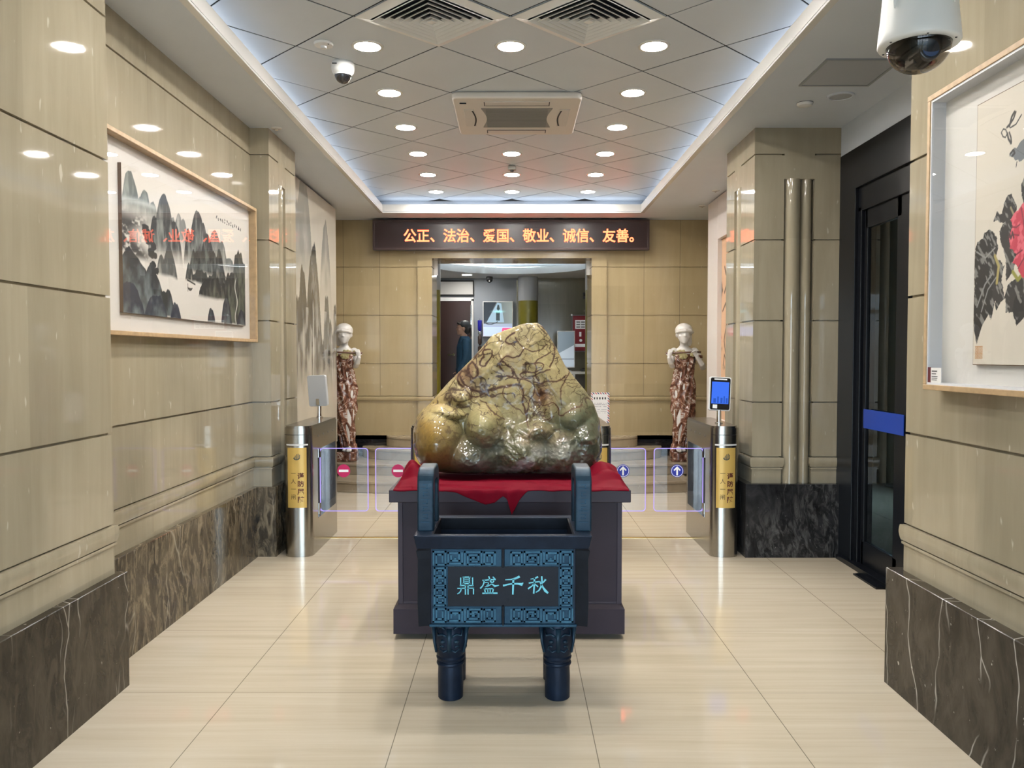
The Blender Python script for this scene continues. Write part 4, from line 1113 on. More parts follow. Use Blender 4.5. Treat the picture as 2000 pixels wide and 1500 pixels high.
for p, w in (([(605, 135), (640, 180), (625, 215), (590, 225), (560, 210), (545, 240), (530, 255), (550, 280)], 0.007), ([(600, 112), (570, 130), (560, 152), (590, 165), (612, 150)], 0.008), ([(640, 180), (680, 195), (722, 185), (745, 162)], 0.006),
             ([(722, 78), (760, 112), (782, 170), (776, 232), (760, 262)], 0.006), ([(640, 255), (700, 245), (735, 255), (720, 280), (680, 290), (640, 285), (620, 300), (650, 322), (700, 300), (760, 275)], 0.006),
             ([(520, 310), (570, 305), (630, 320), (680, 330), (692, 372), (660, 420), (655, 480), (660, 522)], 0.006), ([(350, 298), (370, 330), (385, 350), (430, 372), (480, 375), (510, 360), (560, 350), (590, 345), (630, 345), (642, 382), (635, 430), (655, 472)], 0.010),
             ([(405, 390), (440, 400), (470, 382), (500, 400), (540, 380), (590, 378), (602, 402)], 0.005), ([(500, 190), (506, 220), (480, 240), (465, 265), (440, 255), (450, 230), (470, 215), (455, 190), (490, 185)], 0.007), ([(410, 240), (430, 262), (442, 290), (425, 316), (400, 300), (395, 270), (408, 246)], 0.009),
             ([(362, 282), (345, 310), (356, 342), (372, 352)], 0.009), ([(690, 330), (720, 346), (742, 322), (800, 330), (832, 300)], 0.006), ([(720, 362), (710, 402), (720, 440), (762, 420), (790, 440), (800, 482), (830, 460), (900, 430)], 0.006), ([(740, 450), (720, 490), (742, 502), (772, 480)], 0.005),
             ([(590, 280), (602, 300), (560, 322)], 0.005), ([(862, 258), (840, 302), (800, 370), (806, 432)], 0.005), ([(760, 200), (702, 230), (690, 250)], 0.006), ([(480, 150), (470, 175), (440, 200), (420, 230)], 0.006), ([(560, 350), (545, 378), (565, 410), (600, 440), (640, 470)], 0.004),
             ([(450, 410), (480, 430), (520, 470), (560, 500)], 0.004), ([(690, 250), (700, 270), (690, 300), (705, 330)], 0.005), ([(545, 240), (580, 262), (600, 285)], 0.006)):
    vein(p, w * 1.25, (0.17, 0.085, 0.045), 0.55); vein(p, w * 0.8, DB, 0.95)
lay(front * np.exp(-((x - zx([(728, 392)])[0][0]) / 0.035) ** 2 - ((z - zx([(728, 392)])[0][1]) / 0.030) ** 2) * sstep(0.35, 0.55, nz2) * 1.3, (0.09, 0.035, 0.018))
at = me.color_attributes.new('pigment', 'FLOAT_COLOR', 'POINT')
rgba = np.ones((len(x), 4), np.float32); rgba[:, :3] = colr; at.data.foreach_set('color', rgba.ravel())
def stone_mat():
    m, nt, b = newmat('polished_jade_stone')
    at = N(nt, 'VertexColor'); at.layer_name = 'pigment'
    tc = N(nt, 'TexCoord'); ob = tc.outputs['Object']
    nz = N(nt, 'TexNoise', Scale=3.2, Detail=4.0); L(nt, ob, nz.inputs['Vector'])
    sc = N(nt, 'VectorMath', operation='SCALE'); sc.inputs['Scale'].default_value = 0.40; L(nt, nz.outputs['Color'], sc.inputs[0])
    nzb = N(nt, 'TexNoise', Scale=14.0, Detail=3.0); L(nt, ob, nzb.inputs['Vector'])
    scb = N(nt, 'VectorMath', operation='SCALE'); scb.inputs['Scale'].default_value = 0.085; L(nt, nzb.outputs['Color'], scb.inputs[0])
    a1 = N(nt, 'VectorMath', operation='ADD'); L(nt, ob, a1.inputs[0]); L(nt, sc.outputs[0], a1.inputs[1])
    a2 = N(nt, 'VectorMath', operation='ADD'); L(nt, a1.outputs[0], a2.inputs[0]); L(nt, scb.outputs[0], a2.inputs[1])
    mp = N(nt, 'Mapping'); mp.inputs['Scale'].default_value = (1.0, 0.35, 1.25); L(nt, a2.outputs[0], mp.inputs[0])
    v1 = N(nt, 'TexVoronoi', feature='DISTANCE_TO_EDGE', Scale=7.6); L(nt, mp.outputs[0], v1.inputs['Vector'])
    v2 = N(nt, 'TexVoronoi', feature='DISTANCE_TO_EDGE', Scale=17.0); L(nt, mp.outputs[0], v2.inputs['Vector'])
    wn = N(nt, 'TexNoise', Scale=6.0, Detail=2.0); L(nt, ob, wn.inputs['Vector'])
    width = mth(nt, 'MULTIPLY', ramp(nt, wn.outputs['Fac'], [(0.42, (0.06, 0.06, 0.06)), (0.66, (0.9, 0.9, 0.9))]).outputs[0], 0.070)
    e1 = mth(nt, 'SUBTRACT', 1.0, mth(nt, 'MINIMUM', mth(nt, 'DIVIDE', v1.outputs['Distance'], width), 1.0))
    wn2 = N(nt, 'TexNoise', Scale=4.0, Detail=2.0); mo = N(nt, 'Mapping'); mo.inputs['Location'].default_value = (5, 5, 5); L(nt, ob, mo.inputs[0]); L(nt, mo.outputs[0], wn2.inputs['Vector'])
    width2 = mth(nt, 'ADD', mth(nt, 'MULTIPLY', ramp(nt, wn2.outputs['Fac'], [(0.47, (0, 0, 0)), (0.64, (1, 1, 1))]).outputs[0], 0.075), 0.0005)
    e2 = mth(nt, 'SUBTRACT', 1.0, mth(nt, 'MINIMUM', mth(nt, 'DIVIDE', v2.outputs['Distance'], width2), 1.0))
    sp = N(nt, 'SeparateXYZ'); L(nt, ob, sp.inputs[0])
    up = ramp(nt, sp.outputs['Z'], [(0.16, (0.12, 0.12, 0.12)), (0.36, (1, 1, 1))]).outputs[0]
    ve = mth(nt, 'MULTIPLY', mth(nt, 'MAXIMUM', mth(nt, 'POWER', e1, 0.5), mth(nt, 'MULTIPLY', mth(nt, 'POWER', e2, 0.7), 0.8)), up)
    halo = mth(nt, 'MULTIPLY', mth(nt, 'SUBTRACT', 1.0, mth(nt, 'MINIMUM', mth(nt, 'DIVIDE', v1.outputs['Distance'], 0.16), 1.0)), mth(nt, 'MULTIPLY', up, 0.18))
    fine = N(nt, 'TexNoise', Scale=45.0, Detail=4.0); L(nt, ob, fine.inputs['Vector'])
    col = mixc(nt, 1.0, at.outputs[0], ramp(nt, fine.outputs['Fac'], [(0.3, (0.84, 0.84, 0.84)), (0.7, (1.16, 1.16, 1.16))]).outputs[0], 'MULTIPLY')
    col = mixc(nt, halo, col, (0.20, 0.115, 0.05))
    col = mixc(nt, mth(nt, 'MULTIPLY', ve, 0.92), col, (0.035, 0.014, 0.010))
    dots = N(nt, 'TexVoronoi', Scale=26.0); L(nt, ob, dots.inputs['Vector'])
    dn = N(nt, 'TexNoise', Scale=5.0); L(nt, mo.outputs[0], dn.inputs['Vector'])
    dm = mth(nt, 'MULTIPLY', mth(nt, 'LESS_THAN', dots.outputs['Distance'], 0.16), mth(nt, 'GREATER_THAN', dn.outputs['Fac'], 0.56))
    col = mixc(nt, mth(nt, 'MULTIPLY', dm, mth(nt, 'MULTIPLY', up, 0.75)), col, (0.04, 0.018, 0.012))
    L(nt, col, b.inputs['Base Color'])
    b.inputs['Roughness'].default_value = 0.5; b.inputs['Specular IOR Level'].default_value = 0.2
    L(nt, ramp(nt, sp.outputs['Z'], [(0.25, (1, 1, 1)), (0.42, (0.30, 0.30, 0.30))]).outputs[0], b.inputs['Coat Weight']); b.inputs['Coat Roughness'].default_value = 0.015; b.inputs['Coat IOR'].default_value = 1.6
    bp = N(nt, 'Bump', Strength=0.10, Distance=0.01); L(nt, fine.outputs['Fac'], bp.inputs['Height']); L(nt, bp.outputs[0], b.inputs['Normal'])
    return m
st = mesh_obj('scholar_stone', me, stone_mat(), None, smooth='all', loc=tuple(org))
tag(st, 'large polished mountain-shaped stone with brown veins and an ochre boulder at its foot', 'stone')

# ================================================================== RED CLOTH
def velvet():
    m, nt, b = newmat('crimson_velvet')
    b.inputs['Base Color'].default_value = (0.165, 0.0015, 0.012, 1); b.inputs['Roughness'].default_value = 0.62
    b.inputs['Sheen Weight'].default_value = 0.04; b.inputs['Sheen Tint'].default_value = (0.9, 0.12, 0.2, 1); b.inputs['Specular IOR Level'].default_value = 0.08
    return m
from mathutils.bvhtree import BVHTree
_bv = BVHTree.FromPolygons([tuple(p) for p in V], [tuple(f) for f in fs])
nx, nv = 220, 130
xs = np.linspace(-0.640, 0.615, nx)
Lh = np.interp(xs, [-0.64, -0.36, -0.30, -0.22, -0.15, -0.10, -0.055, -0.035, -0.022, -0.010, 0.004, 0.03, 0.055, 0.075, 0.62], [0, 0, 0.012, 0.045, 0.070, 0.064, 0.028, 0.040, 0.085, 0.125, 0.100, 0.050, 0.018, 0, 0])
vsC = np.zeros((nv, nx, 3))
for i in range(nv):
    v = i / (nv - 1)
    for j, x in enumerate(xs):
        tot = 0.80 + Lh[j] + 0.016
        front = 4.321 + 0.002 * math.sin(x * 31 + 1)
        s_ = v * tot
        flat = 5.118 - front
        if s_ <= flat:
            y = 5.118 - s_; z = 0.8215
            d = y - front
            z += 0.016 * math.exp(-((d - 0.06) / 0.055) ** 2) * (1 + 0.5 * math.sin(9 * x + 26 * y)) * (0.5 + 0.5 * abs(math.sin(5 * x + 1)))
            z += 0.022 * max(0, math.sin(34 * d + 2.8 * x + 1.8 * math.sin(4 * x))) ** 1.5 * math.exp(-((d - 0.14) / 0.12) ** 2)
            l = math.exp(-((x + 0.545) / 0.085) ** 2) * math.exp(-((y - 4.56) / 0.13) ** 2)
            r = math.exp(-((x - 0.515) / 0.10) ** 2) * math.exp(-((y - 4.62) / 0.17) ** 2)
            z += 0.125 * l * (1 + 0.22 * math.sin(40 * x + 18 * y)) + 0.115 * r * (1 + 0.12 * math.sin(30 * x + 22 * y))
            edge = min(1, max(0, (x + 0.64) / 0.03)) * min(1, max(0, (0.615 - x) / 0.03))
            z = 0.8195 + (z - 0.8195) * (0.15 + 0.85 * edge)
            ht = _bv.ray_cast(Vector((x, y, 0.6)), Vector((0, 0, 1)))
            for qx in (-0.02, 0.02):
                h2 = _bv.ray_cast(Vector((x + qx, y + 0.02, 0.6)), Vector((0, 0, 1)))
                if h2[0] is not None and (ht[0] is None or h2[0].z < ht[0].z): ht = h2
            if ht[0] is not None: z = min(z, max(0.8195, ht[0].z - 0.012))
        else:
            h = s_ - flat
            y = front - 0.001 - 0.012 * math.sin(min(1, h / 0.03) * PI / 2) + 0.006 * math.sin(55 * x) * min(1, h / 0.03) - 0.004 * min(1, h / 0.03)
            z = 0.8215 - max(0, h - 0.012)
        vsC[i, j] = (x, y, z)
idx = np.arange(nv * nx).reshape(nv, nx)
F = np.stack([idx[:-1, :-1], idx[:-1, 1:], idx[1:, 1:], idx[1:, :-1]], -1).reshape(-1, 4)
me = bpy.data.meshes.new('red_cloth'); me.from_pydata((vsC.reshape(-1, 3) - np.array([-0.02, 4.7, 0.815])).tolist(), [], F.tolist())
cl = mesh_obj('red_cloth', me, velvet(), None, smooth='all', loc=(-0.02, 4.7, 0.815))
so = cl.modifiers.new('thickness', 'SOLIDIFY'); so.thickness = 0.004; so.offset = 0.0
tag(cl, 'crimson velvet cloth bunched under the stone, one corner hanging over the pedestal front', 'cloth')


# ================================================================== SPEED GATES
M_LBL = simple('gold_label', (0.66, 0.44, 0.12), 0.35, metal=0.15)
M_RED = simple('label_dark_red', (0.10, 0.012, 0.008), 0.6)
M_TXT = simple('label_dark_brown', (0.06, 0.035, 0.012), 0.6)
M_BLUEP = simple('deep_blue_panel', (0.035, 0.045, 0.10), 0.06, coat=0.6)
M_SIGNR = simple('no_entry_magenta', (0.42, 0.008, 0.085), 0.4, emit=(0.42, 0.008, 0.085), es=0.25)
M_SIGNB = simple('arrow_blue', (0.012, 0.02, 0.27), 0.4, emit=(0.012, 0.02, 0.27), es=0.25)
M_SIGNW = simple('sign_white', (0.85, 0.85, 0.85), 0.4, emit=(0.8, 0.8, 0.8), es=0.2)
GW = 0.108
def yfront(x): return 0.085 * (1 - max(0.0, 1 - (abs(x) / GW) ** 2.3) ** (1 / 2.3))
def dshape(y1, g=0.0, n=24):
    w = GW - g
    p = [(-w + 2 * w * k / n, 0) for k in range(n + 1)]
    # denser near the sides
    p = [(w * math.sin(PI / 2 * (-1 + 2 * k / n)), 0) for k in range(n + 1)]
    p = [(x, yfront(x * GW / w) + g) for x, _ in p]
    return p + [(w, y1), (-w, y1)]
def on_front(vs, off): return [(x, yfront(x) - off, z) for x, _, z in vs]
def strip(x0, x1, z0, z1, off, n=28):
    b = MB(); vs = []
    for k in range(n + 1):
        x = x0 + (x1 - x0) * k / n
        vs += [(x, yfront(x) - off, z0), (x, yfront(x) - off, z1), (x, yfront(x) + 0.002, z1), (x, yfront(x) + 0.002, z0)]
    fs = [(4 * k + a, 4 * k + 4 + a, 4 * k + 4 + (a + 1) % 4, 4 * k + (a + 1) % 4) for k in range(n) for a in range(4)]
    fs += [(0, 1, 2, 3), (4 * n + 3, 4 * n + 2, 4 * n + 1, 4 * n)]
    return b.add(vs, fs)
def gate(x, y, label, sides):
    t = thing('speed_gate', (x, y, 0), label, 'turnstile', 'stainless speed gates across the lobby')
    b = MB()
    b.prism(dshape(0.90), 0.0, 0.26); b.prism(dshape(0.90), 0.80, 0.985); b.prism(dshape(0.90, 0.006), 0.985, 1.0)
    b.prism(dshape(0.215), 0.26, 0.80); b.box(-GW, GW, 0.855, 0.90, 0.26, 0.80)
    b.build('cabinet', M['steel'], t, smooth=True)
    b = MB(); b.box(-0.012, 0.012, 0.215, 0.855, 0.26, 0.80); b.build('inner_panel', M_BLUEP, t)
    strip(-0.100, 0.100, 0.932, 0.935, 0.0006).build('cabinet_seam', M['black'], t)
    strip(-0.082, 0.082, 0.852, 0.864, 0.0015).build('light_bar', M['trimwhite'], t)
    lb = strip(-0.072, 0.072, 0.378, 0.836, 0.0015).build('gold_label', M_LBL, t)
    lb['label'] = 'gold paper label with two columns of dark characters'
    for txt, cx, z0, pitch, size, mat, nm, of in (('谨防尾随', 0.030, 0.622, 0.060, 0.050, M_RED, 'large_characters', 0.0012), ('一人一闸', -0.026, 0.642, 0.060, 0.042, M_TXT, 'small_characters', 0.0)):
        g = MB()
        for i, ch in enumerate(txt):
            v_, f_ = text_mesh(ch, size, offset=of)
            g.add(on_front([(cx - size / 2 + a, 0, z0 - i * pitch - size * 0.38 + c) for a, c, _ in v_], 0.0028), f_)
        g.open = True
        g.build(nm, mat, lb)
    g = MB()   # emblem: five upright bars rising from a bowl
    for i, (xx, zl, zh) in enumerate(((-0.020, 0.752, 0.764), (-0.011, 0.748, 0.778), (0.0, 0.746, 0.788), (0.011, 0.746, 0.792), (0.022, 0.752, 0.784))):
        vs = [(xx - 0.0035, 0, zl), (xx + 0.0030, 0, zl), (xx + 0.0050, 0, zh), (xx - 0.0005, 0, zh)]
        g.add(on_front(vs, 0.003), [(0, 1, 2, 3)])
    arc = [(0.026 * math.cos(a), 0, 0.764 + 0.022 * math.sin(a)) for a in np.linspace(PI * 1.08, PI * 1.95, 14)]
    arc2 = [(0.021 * math.cos(a), 0, 0.766 + 0.017 * math.sin(a)) for a in np.linspace(PI * 1.08, PI * 1.95, 14)]
    g.add(on_front(arc + arc2, 0.003), [(k, k + 1, 14 + k + 1, 14 + k) for k in range(13)])
    g.open = True
    g.build('emblem', simple('emblem_dark', (0.06, 0.07, 0.06), 0.4), lb)
    for i in range(4):
        b = MB(); b.lathe([(0.006, -GW - 0.003), (0.006, GW + 0.003)], (0, 0.24 + i * 0.17, 0.905), 10, 'x'); b.build('side_bolt', M['dkgrey'], t)
    for sd, L0, red in sides:
        hx = sd * 0.080
        b = MB(); b.lathe([(0.011, 0.262), (0.011, 0.798)], (hx, 0.355, 0), 14); b.box(hx - 0.012, hx + 0.012, 0.345, 0.400, 0.270, 0.795)
        hp_ = b.build('hinge_post', M['dkgrey'], t, smooth=True)
        b = MB(); b.lathe([(0.018, 0.262), (0.018, 0.355)], (hx, 0.355, 0), 18); b.lathe([(0.018, 0.72), (0.018, 0.798)], (hx, 0.355, 0), 18)
        b.build('hinge', M['chrome'], hp_, smooth=True)
        a0, a1 = hx + sd * 0.012, hx + sd * L0
        xa, xb = min(a0, a1), max(a0, a1)
        z0, z1 = 0.285, 0.795
        def rrect(xa, xb, za, zb, r, n=6):
            p = []
            for cx, cz, s in ((xb - r, zb - r, 0), (xa + r, zb - r, 1), (xa + r, za + r, 2), (xb - r, za + r, 3)):
                for k in range(n + 1):
                    a = PI / 2 * (s + k / n); p.append((cx + r * math.cos(a), cz + r * math.sin(a)))
            return p
        o1 = rrect(xa, xb, z0, z1, 0.028)
        b = MB(); b.prism(o1, 0.350, 0.360, 'y'); w = b.build('glass_wing', M['gateglass'], t)
        o2 = rrect(xa + 0.005, xb - 0.005, z0 + 0.005, z1 - 0.005, 0.024)
        b = MB(); n = len(o1)
        vs = [(p[0], 0.3494, p[1]) for p in o1] + [(p[0], 0.3494, p[1]) for p in o2] + [(p[0], 0.3606, p[1]) for p in o1] + [(p[0], 0.3606, p[1]) for p in o2]
        fs = []
        for k in range(n):
            k2 = (k + 1) % n
            fs += [(k, k2, n + k2, n + k), (2 * n + k, 3 * n + k, 3 * n + k2, 2 * n + k2), (k, 2 * n + k, 2 * n + k2, k2), (n + k, n + k2, 3 * n + k2, 3 * n + k)]
        b.add(vs, fs); b.build('lit_edge', M['purple'], w)
        sx = red[1]; zc = 0.612
        b = MB(); b.lathe([(0.052, 0.3475), (0.052, 0.3495)], (sx, 0, zc), 40, 'y')
        sdk = b.build('sign_disc', M_SIGNR if red[0] else M_SIGNB, w)
        sdk['label'] = 'magenta no-entry disc' if red[0] else 'blue disc with a white arrow'
        b = MB()
        if red[0]: b.box(sx - 0.038, sx + 0.038, 0.3465, 0.348, zc - 0.010, zc + 0.010)
        else:
            b.prism([(sx - 0.007, zc - 0.036), (sx + 0.007, zc - 0.036), (sx + 0.007, zc + 0.014), (sx + 0.021, zc), (sx + 0.029, zc + 0.008), (sx, zc + 0.038), (sx - 0.029, zc + 0.008), (sx - 0.021, zc), (sx - 0.007, zc + 0.014)], 0.3465, 0.348, 'y')
            vs_, fs_ = [(sx + 0.047 * math.cos(a) * q, yv, zc + 0.047 * math.sin(a) * q) for q, yv in ((1, 0.3470), (0.93, 0.3470)) for a in np.linspace(0, 2 * PI, 41)[:-1]], [(k, (k + 1) % 40, 40 + (k + 1) % 40, 40 + k) for k in range(40)]
            b.add(vs_, fs_)
        b.build('sign_mark', M_SIGNW, w)
    return t
gate(-1.645, 6.145, 'leftmost stainless speed gate, by the left pier', [(1, 0.400, (True, 0.284))])
gate(-0.680, 6.145, 'stainless speed gate half hidden behind the left of the stone, no-entry disc on its wing', [(-1, 0.348, (True, -0.245))])
gate(0.640, 6.145, 'stainless speed gate half hidden behind the right of the stone, blue arrow on its wing', [(1, 0.340, (False, 0.237))])
gate(1.612, 6.145, 'rightmost stainless speed gate, below the face scanner with the blue screen', [(-1, 0.408, (False, -0.302))])
# face scanners on the outer gates
def scanner(x, y, z0, rz, label, tilt):
    t = thing('face_scanner', (x, y, z0), label, 'face scanner', None, rz)
    b = MB(); b.lathe([(0.030, 0.0), (0.030, 0.008), (0.019, 0.012), (0.018, 0.105)], n=24); b.build('post', M['chrome'], t, smooth=True)
    R_ = Matrix.Translation((0, 0, 0.105)) @ Matrix.Rotation(tilt, 4, 'X') @ Matrix.Rotation(0.05, 4, 'Y')
    def hp(bx, name, mat, bev=0.0, par=None, poly=None):
        b = MB()
        if poly: b.prism(poly, bx[0], bx[1], 'y')
        else: b.box(*bx)
        b.v = [tuple(R_ @ Vector(v)) for v in b.v]
        return b.build(name, mat, par or t, bevel=bev)
    def rq(w, za, zb, r):
        p = []
        for cx, cz, s in ((w - r, zb - r, 0), (-w + r, zb - r, 1), (-w + r, za + r, 2), (w - r, za + r, 3)):
            for k in range(6): a = PI / 2 * (s + k / 5); p.append((cx + r * math.cos(a), cz + r * math.sin(a)))
        return p
    sh = hp((-0.012, 0.020), 'housing', M['white'] if rz == 0 else simple('silver_plastic', (0.45, 0.46, 0.47), 0.35), 0.003, poly=rq(0.086, -0.005, 0.262, 0.016))
    hp((-0.016, -0.010), 'front_glass', M['blackgloss'], poly=rq(0.077, 0.004, 0.254, 0.012))
    sc = hp((-0.067, 0.067, -0.0175, -0.015, 0.050, 0.222), 'screen', SCRN)
    hp((-0.055, -0.020, -0.0175, -0.015, 0.012, 0.042), 'card_icon', M_SIGNW)
    hp((-0.050, 0.050, -0.0175, -0.015, 0.238, 0.248), 'camera_strip', M_SIGNW)
    for i, (xx, w, h) in enumerate(((-0.052, 0.02, 0.035), (-0.022, 0.012, 0.05), (0.004, 0.016, 0.042), (0.028, 0.010, 0.055), (0.046, 0.014, 0.04))):
        hp((xx, xx + w, -0.0182, -0.0172, 0.056, 0.056 + h), 'screen_picture', SCRD, par=sc)
    hp((-0.014, 0.014, 0.018, 0.028, 0.005, 0.06), 'bracket', M['chrome'])
SCRN = emitter('screen_blue', (0.05, 0.16, 0.80), 1.0)
SCRD = emitter('screen_dark_blue', (0.03, 0.10, 0.50), 0.9)
scanner(1.622, 6.42, 1.0, 0.0, 'face scanner with lit blue screen on the rightmost gate', -0.06)
scanner(-1.675, 7.01, 1.0, PI - 0.25, 'face scanner seen from its grey back on the leftmost gate', -0.06)

# ================================================================== PICTURES
def lin(r, g, b_): return tuple(((c / 255) / 12.92 if c / 255 <= 0.04045 else ((c / 255 + 0.055) / 1.055) ** 2.4) for c in (r, g, b_))
def mixa(C, m, c):
    m = np.clip(m, 0, 1)[..., None]; return C * (1 - m) + np.array(c) * m
def ridge(u, peaks, seed, rough=0.03):
    h = np.full(u.shape, -1.0)
    for c, top, w, p in peaks: h = np.maximum(h, top - 0.42 * np.abs((u - c) / w) ** (p + 0.55))
    return h + rough * (fbm(u * 26, u * 0 + seed, seed, 5) - 0.5) * 3
def ink_hill(C, u, v, peaks, base, seed, dark, pale, fade=0.12, rough=0.03, dens=1.0, streak=60):
    h = ridge(u, peaks, seed, rough)
    ins = sstep(0, 0.008, h - v) * sstep(base - 0.01, base + fade, v + 0.05 * (fbm(u * 8, v * 8, seed + 3) - 0.5))
    tex = fbm(u * streak, v * 9, seed + 1, 4)
    ton = sstep(0.25, 0.75, tex * 0.75 + 0.6 * np.exp(-(h - v) / 0.12) * 0.55 + 0.12)
    col = np.array(pale) * (1 - ton[..., None]) + np.array(dark) * ton[..., None]
    a = (ins * dens)[..., None]
    return C * (1 - a) + col * a
def landscape(nx, ny):
    u, v = np.meshgrid(np.linspace(0, 1, nx), np.linspace(0, 1, ny)); u = u * 1.0
    C = np.ones((ny, nx, 3)) * np.array((0.70, 0.66, 0.60))
    C *= (1 + 0.05 * (fbm(u * 4, v * 4, 2) - 0.5))[..., None]
    D, P = lin(40, 46, 48), lin(150, 155, 150)
    C = ink_hill(C, u, v, [(0.05, 0.97, 0.075, 1.6), (0.14, 0.86, 0.07, 1.6), (0.19, 0.85, 0.05, 1.6), (0.10, 0.80, 0.12, 1.8)], 0.60, 11, lin(70, 84, 82), lin(160, 168, 162), fade=0.22, dens=0.95)
    C = mixa(C, np.exp(-((v - 0.76 - 0.03 * np.sin(9 * u)) / 0.02) ** 2) * sstep(0.26, 0.18, u) * 0.6, lin(205, 210, 208))
    C = ink_hill(C, u, v, [(0.37, 0.83, 0.06, 1.6), (0.41, 0.80, 0.055, 1.6), (0.33, 0.80, 0.05, 1.6)], 0.50, 17, lin(96, 102, 102), lin(180, 178, 170), fade=0.2, dens=0.85)
    C = ink_hill(C, u, v, [(0.27, 0.91, 0.085, 1.5), (0.20, 0.72, 0.06, 1.6), (0.335, 0.76, 0.075, 1.6), (0.235, 0.80, 0.05, 1.6)], 0.40, 13, lin(34, 39, 41), lin(138, 143, 138), fade=0.15)
    C = ink_hill(C, u, v, [(0.30, 0.52, 0.075, 1.8), (0.24, 0.47, 0.05, 1.8)], 0.30, 29, lin(52, 57, 56), lin(160, 160, 150), fade=0.03, dens=0.95)
    C = ink_hill(C, u, v, [(0.68, 0.80, 0.10, 1.5), (0.75, 0.72, 0.08, 1.5), (0.83, 0.62, 0.12, 1.6)], 0.40, 37, lin(80, 87, 85), lin(172, 173, 165), fade=0.16, dens=0.9)
    C = ink_hill(C, u, v, [(0.53, 0.89, 0.10, 1.5), (0.45, 0.74, 0.05, 1.6), (0.61, 0.77, 0.085, 1.6), (0.575, 0.83, 0.06, 1.6)], 0.42, 19, lin(30, 35, 37), lin(132, 137, 132), fade=0.14)
    C = ink_hill(C, u, v, [(0.50, 0.60, 0.07, 1.8), (0.58, 0.63, 0.09, 1.7), (0.70, 0.62, 0.13, 1.7), (0.64, 0.57, 0.10, 1.8)], 0.38, 41, lin(22, 26, 26), lin(112, 120, 113), fade=0.05, rough=0.07)
    C = ink_hill(C, u, v, [(0.45, 0.43, 0.06, 1.8), (0.56, 0.40, 0.16, 2.0), (0.70, 0.46, 0.16, 2.0)], 0.31, 43, lin(40, 44, 42), lin(140, 140, 130), fade=0.03, rough=0.05)
    C = ink_hill(C, u, v, [(0.60, 0.36, 0.12, 1.9), (0.70, 0.40, 0.13, 1.9), (0.80, 0.42, 0.14, 1.9)], 0.20, 47, lin(26, 28, 26), lin(98, 98, 84), fade=0.03, rough=0.07)
    C = ink_hill(C, u, v, [(0.93, 0.68, 0.10, 1.5), (1.0, 0.62, 0.12, 1.5), (0.85, 0.52, 0.08, 1.6)], 0.0, 53, lin(20, 23, 22), lin(100, 104, 88), fade=0.02, rough=0.06)
    # left bank: trees above blue-grey rocks
    m = sstep(0.40, 0.62, fbm(u * 30, v * 24, 61, 3) + 0.25 * np.exp(-((u - 0.10) / 0.10) ** 2)) * sstep(0.19, 0.06, u - 0.05 * np.sin(v * 20)) * sstep(0.36, 0.42, v) * sstep(0.74, 0.62, v)
    C = mixa(C, m * 0.95, lin(22, 24, 24))
    for cu, cv, r in ((0.16, 0.55, 0.030), (0.19, 0.50, 0.022), (0.175, 0.45, 0.024), (0.20, 0.44, 0.018), (0.185, 0.36, 0.022), (0.14, 0.60, 0.028), (0.21, 0.33, 0.016)):
        q = ((u - cu) / r) ** 2 + ((v - cv) / (r * 1.6)) ** 2 + 1.3 * (fbm(u * 60, v * 60, int(cu * 1000)) - 0.5)
        C = mixa(C, sstep(1.1, 0.7, q), lin(30, 33, 33))
    C = ink_hill(C, u, v, [(0.05, 0.44, 0.16, 1.5), (0.18, 0.36, 0.10, 1.6), (0.27, 0.22, 0.09, 1.8)], 0.0, 67, lin(26, 32, 36), lin(112, 122, 124), fade=0.01, streak=26)
    C = ink_hill(C, u, v, [(0.04, 0.22, 0.12, 1.8), (0.20, 0.16, 0.12, 1.8), (0.34, 0.10, 0.07, 1.9)], 0.0, 71, lin(34, 42, 58), lin(118, 130, 132), fade=0.01, streak=26)
    C = ink_hill(C, u, v, [(0.64, 0.11, 0.06, 2.0), (0.79, 0.24, 0.07, 1.7), (0.95, 0.16, 0.08, 1.9)], 0.0, 73, lin(26, 30, 44), lin(105, 112, 112), fade=0.01, streak=26)
    C = mixa(C, sstep(0.006, 0.003, np.abs(u - 0.895 + 0.012 * np.sin(v * 22))) * sstep(0.46, 0.40, v), lin(190, 190, 182))
    # boat with a mast, a stroke of bank, a column of writing
    C = mixa(C, sstep(1.0, 0.8, ((u - 0.455) / 0.022) ** 2 + ((v - 0.245 - 8 * (u - 0.455) ** 2 * 4) / 0.012) ** 2), lin(60, 58, 54))
    C = mixa(C, (np.abs(u - 0.437) < 0.002) * ((v > 0.225) & (v < 0.29)), lin(60, 58, 54))
    C = mixa(C, sstep(0.010, 0.004, np.abs(v - 0.315 + 0.35 * (u - 0.44))) * ((u > 0.43) & (u < 0.50)), lin(52, 52, 48))
    rng = np.random.RandomState(3)
    for k in range(13):
        cu = 0.70 + k * 0.021
        for q in range(3):
            C = mixa(C, (np.abs(u - cu - rng.uniform(-.004, .004)) < 0.0035) * (np.abs(v - 0.925 - rng.uniform(-.02, .02)) < 0.007), lin(50, 50, 48))
    return C
def frame_yz(parent, xw, sgn, y0, y1, z0, z1, w, d, name='frame'):
    """wooden frame on a wall at x = xw, room towards sgn; local to parent at origin"""
    b = MB(); xa, xb = sorted((xw, xw + sgn * d))
    b.box(xa, xb, y0, y1, z0, z0 + w); b.box(xa, xb, y0, y1, z1 - w, z1); b.box(xa, xb, y0, y0 + w, z0 + w, z1 - w); b.box(xa, xb, y1 - w, y1, z0 + w, z1 - w)
    return b.build(name, M['wood'], parent, bevel=0.002)
pl = thing('framed_picture', (0, 0, 0), 'wide ink landscape of misty peaks in a pale wood frame on the left wall', 'picture')
pl.location = (-1.988, 4.94, 1.64)
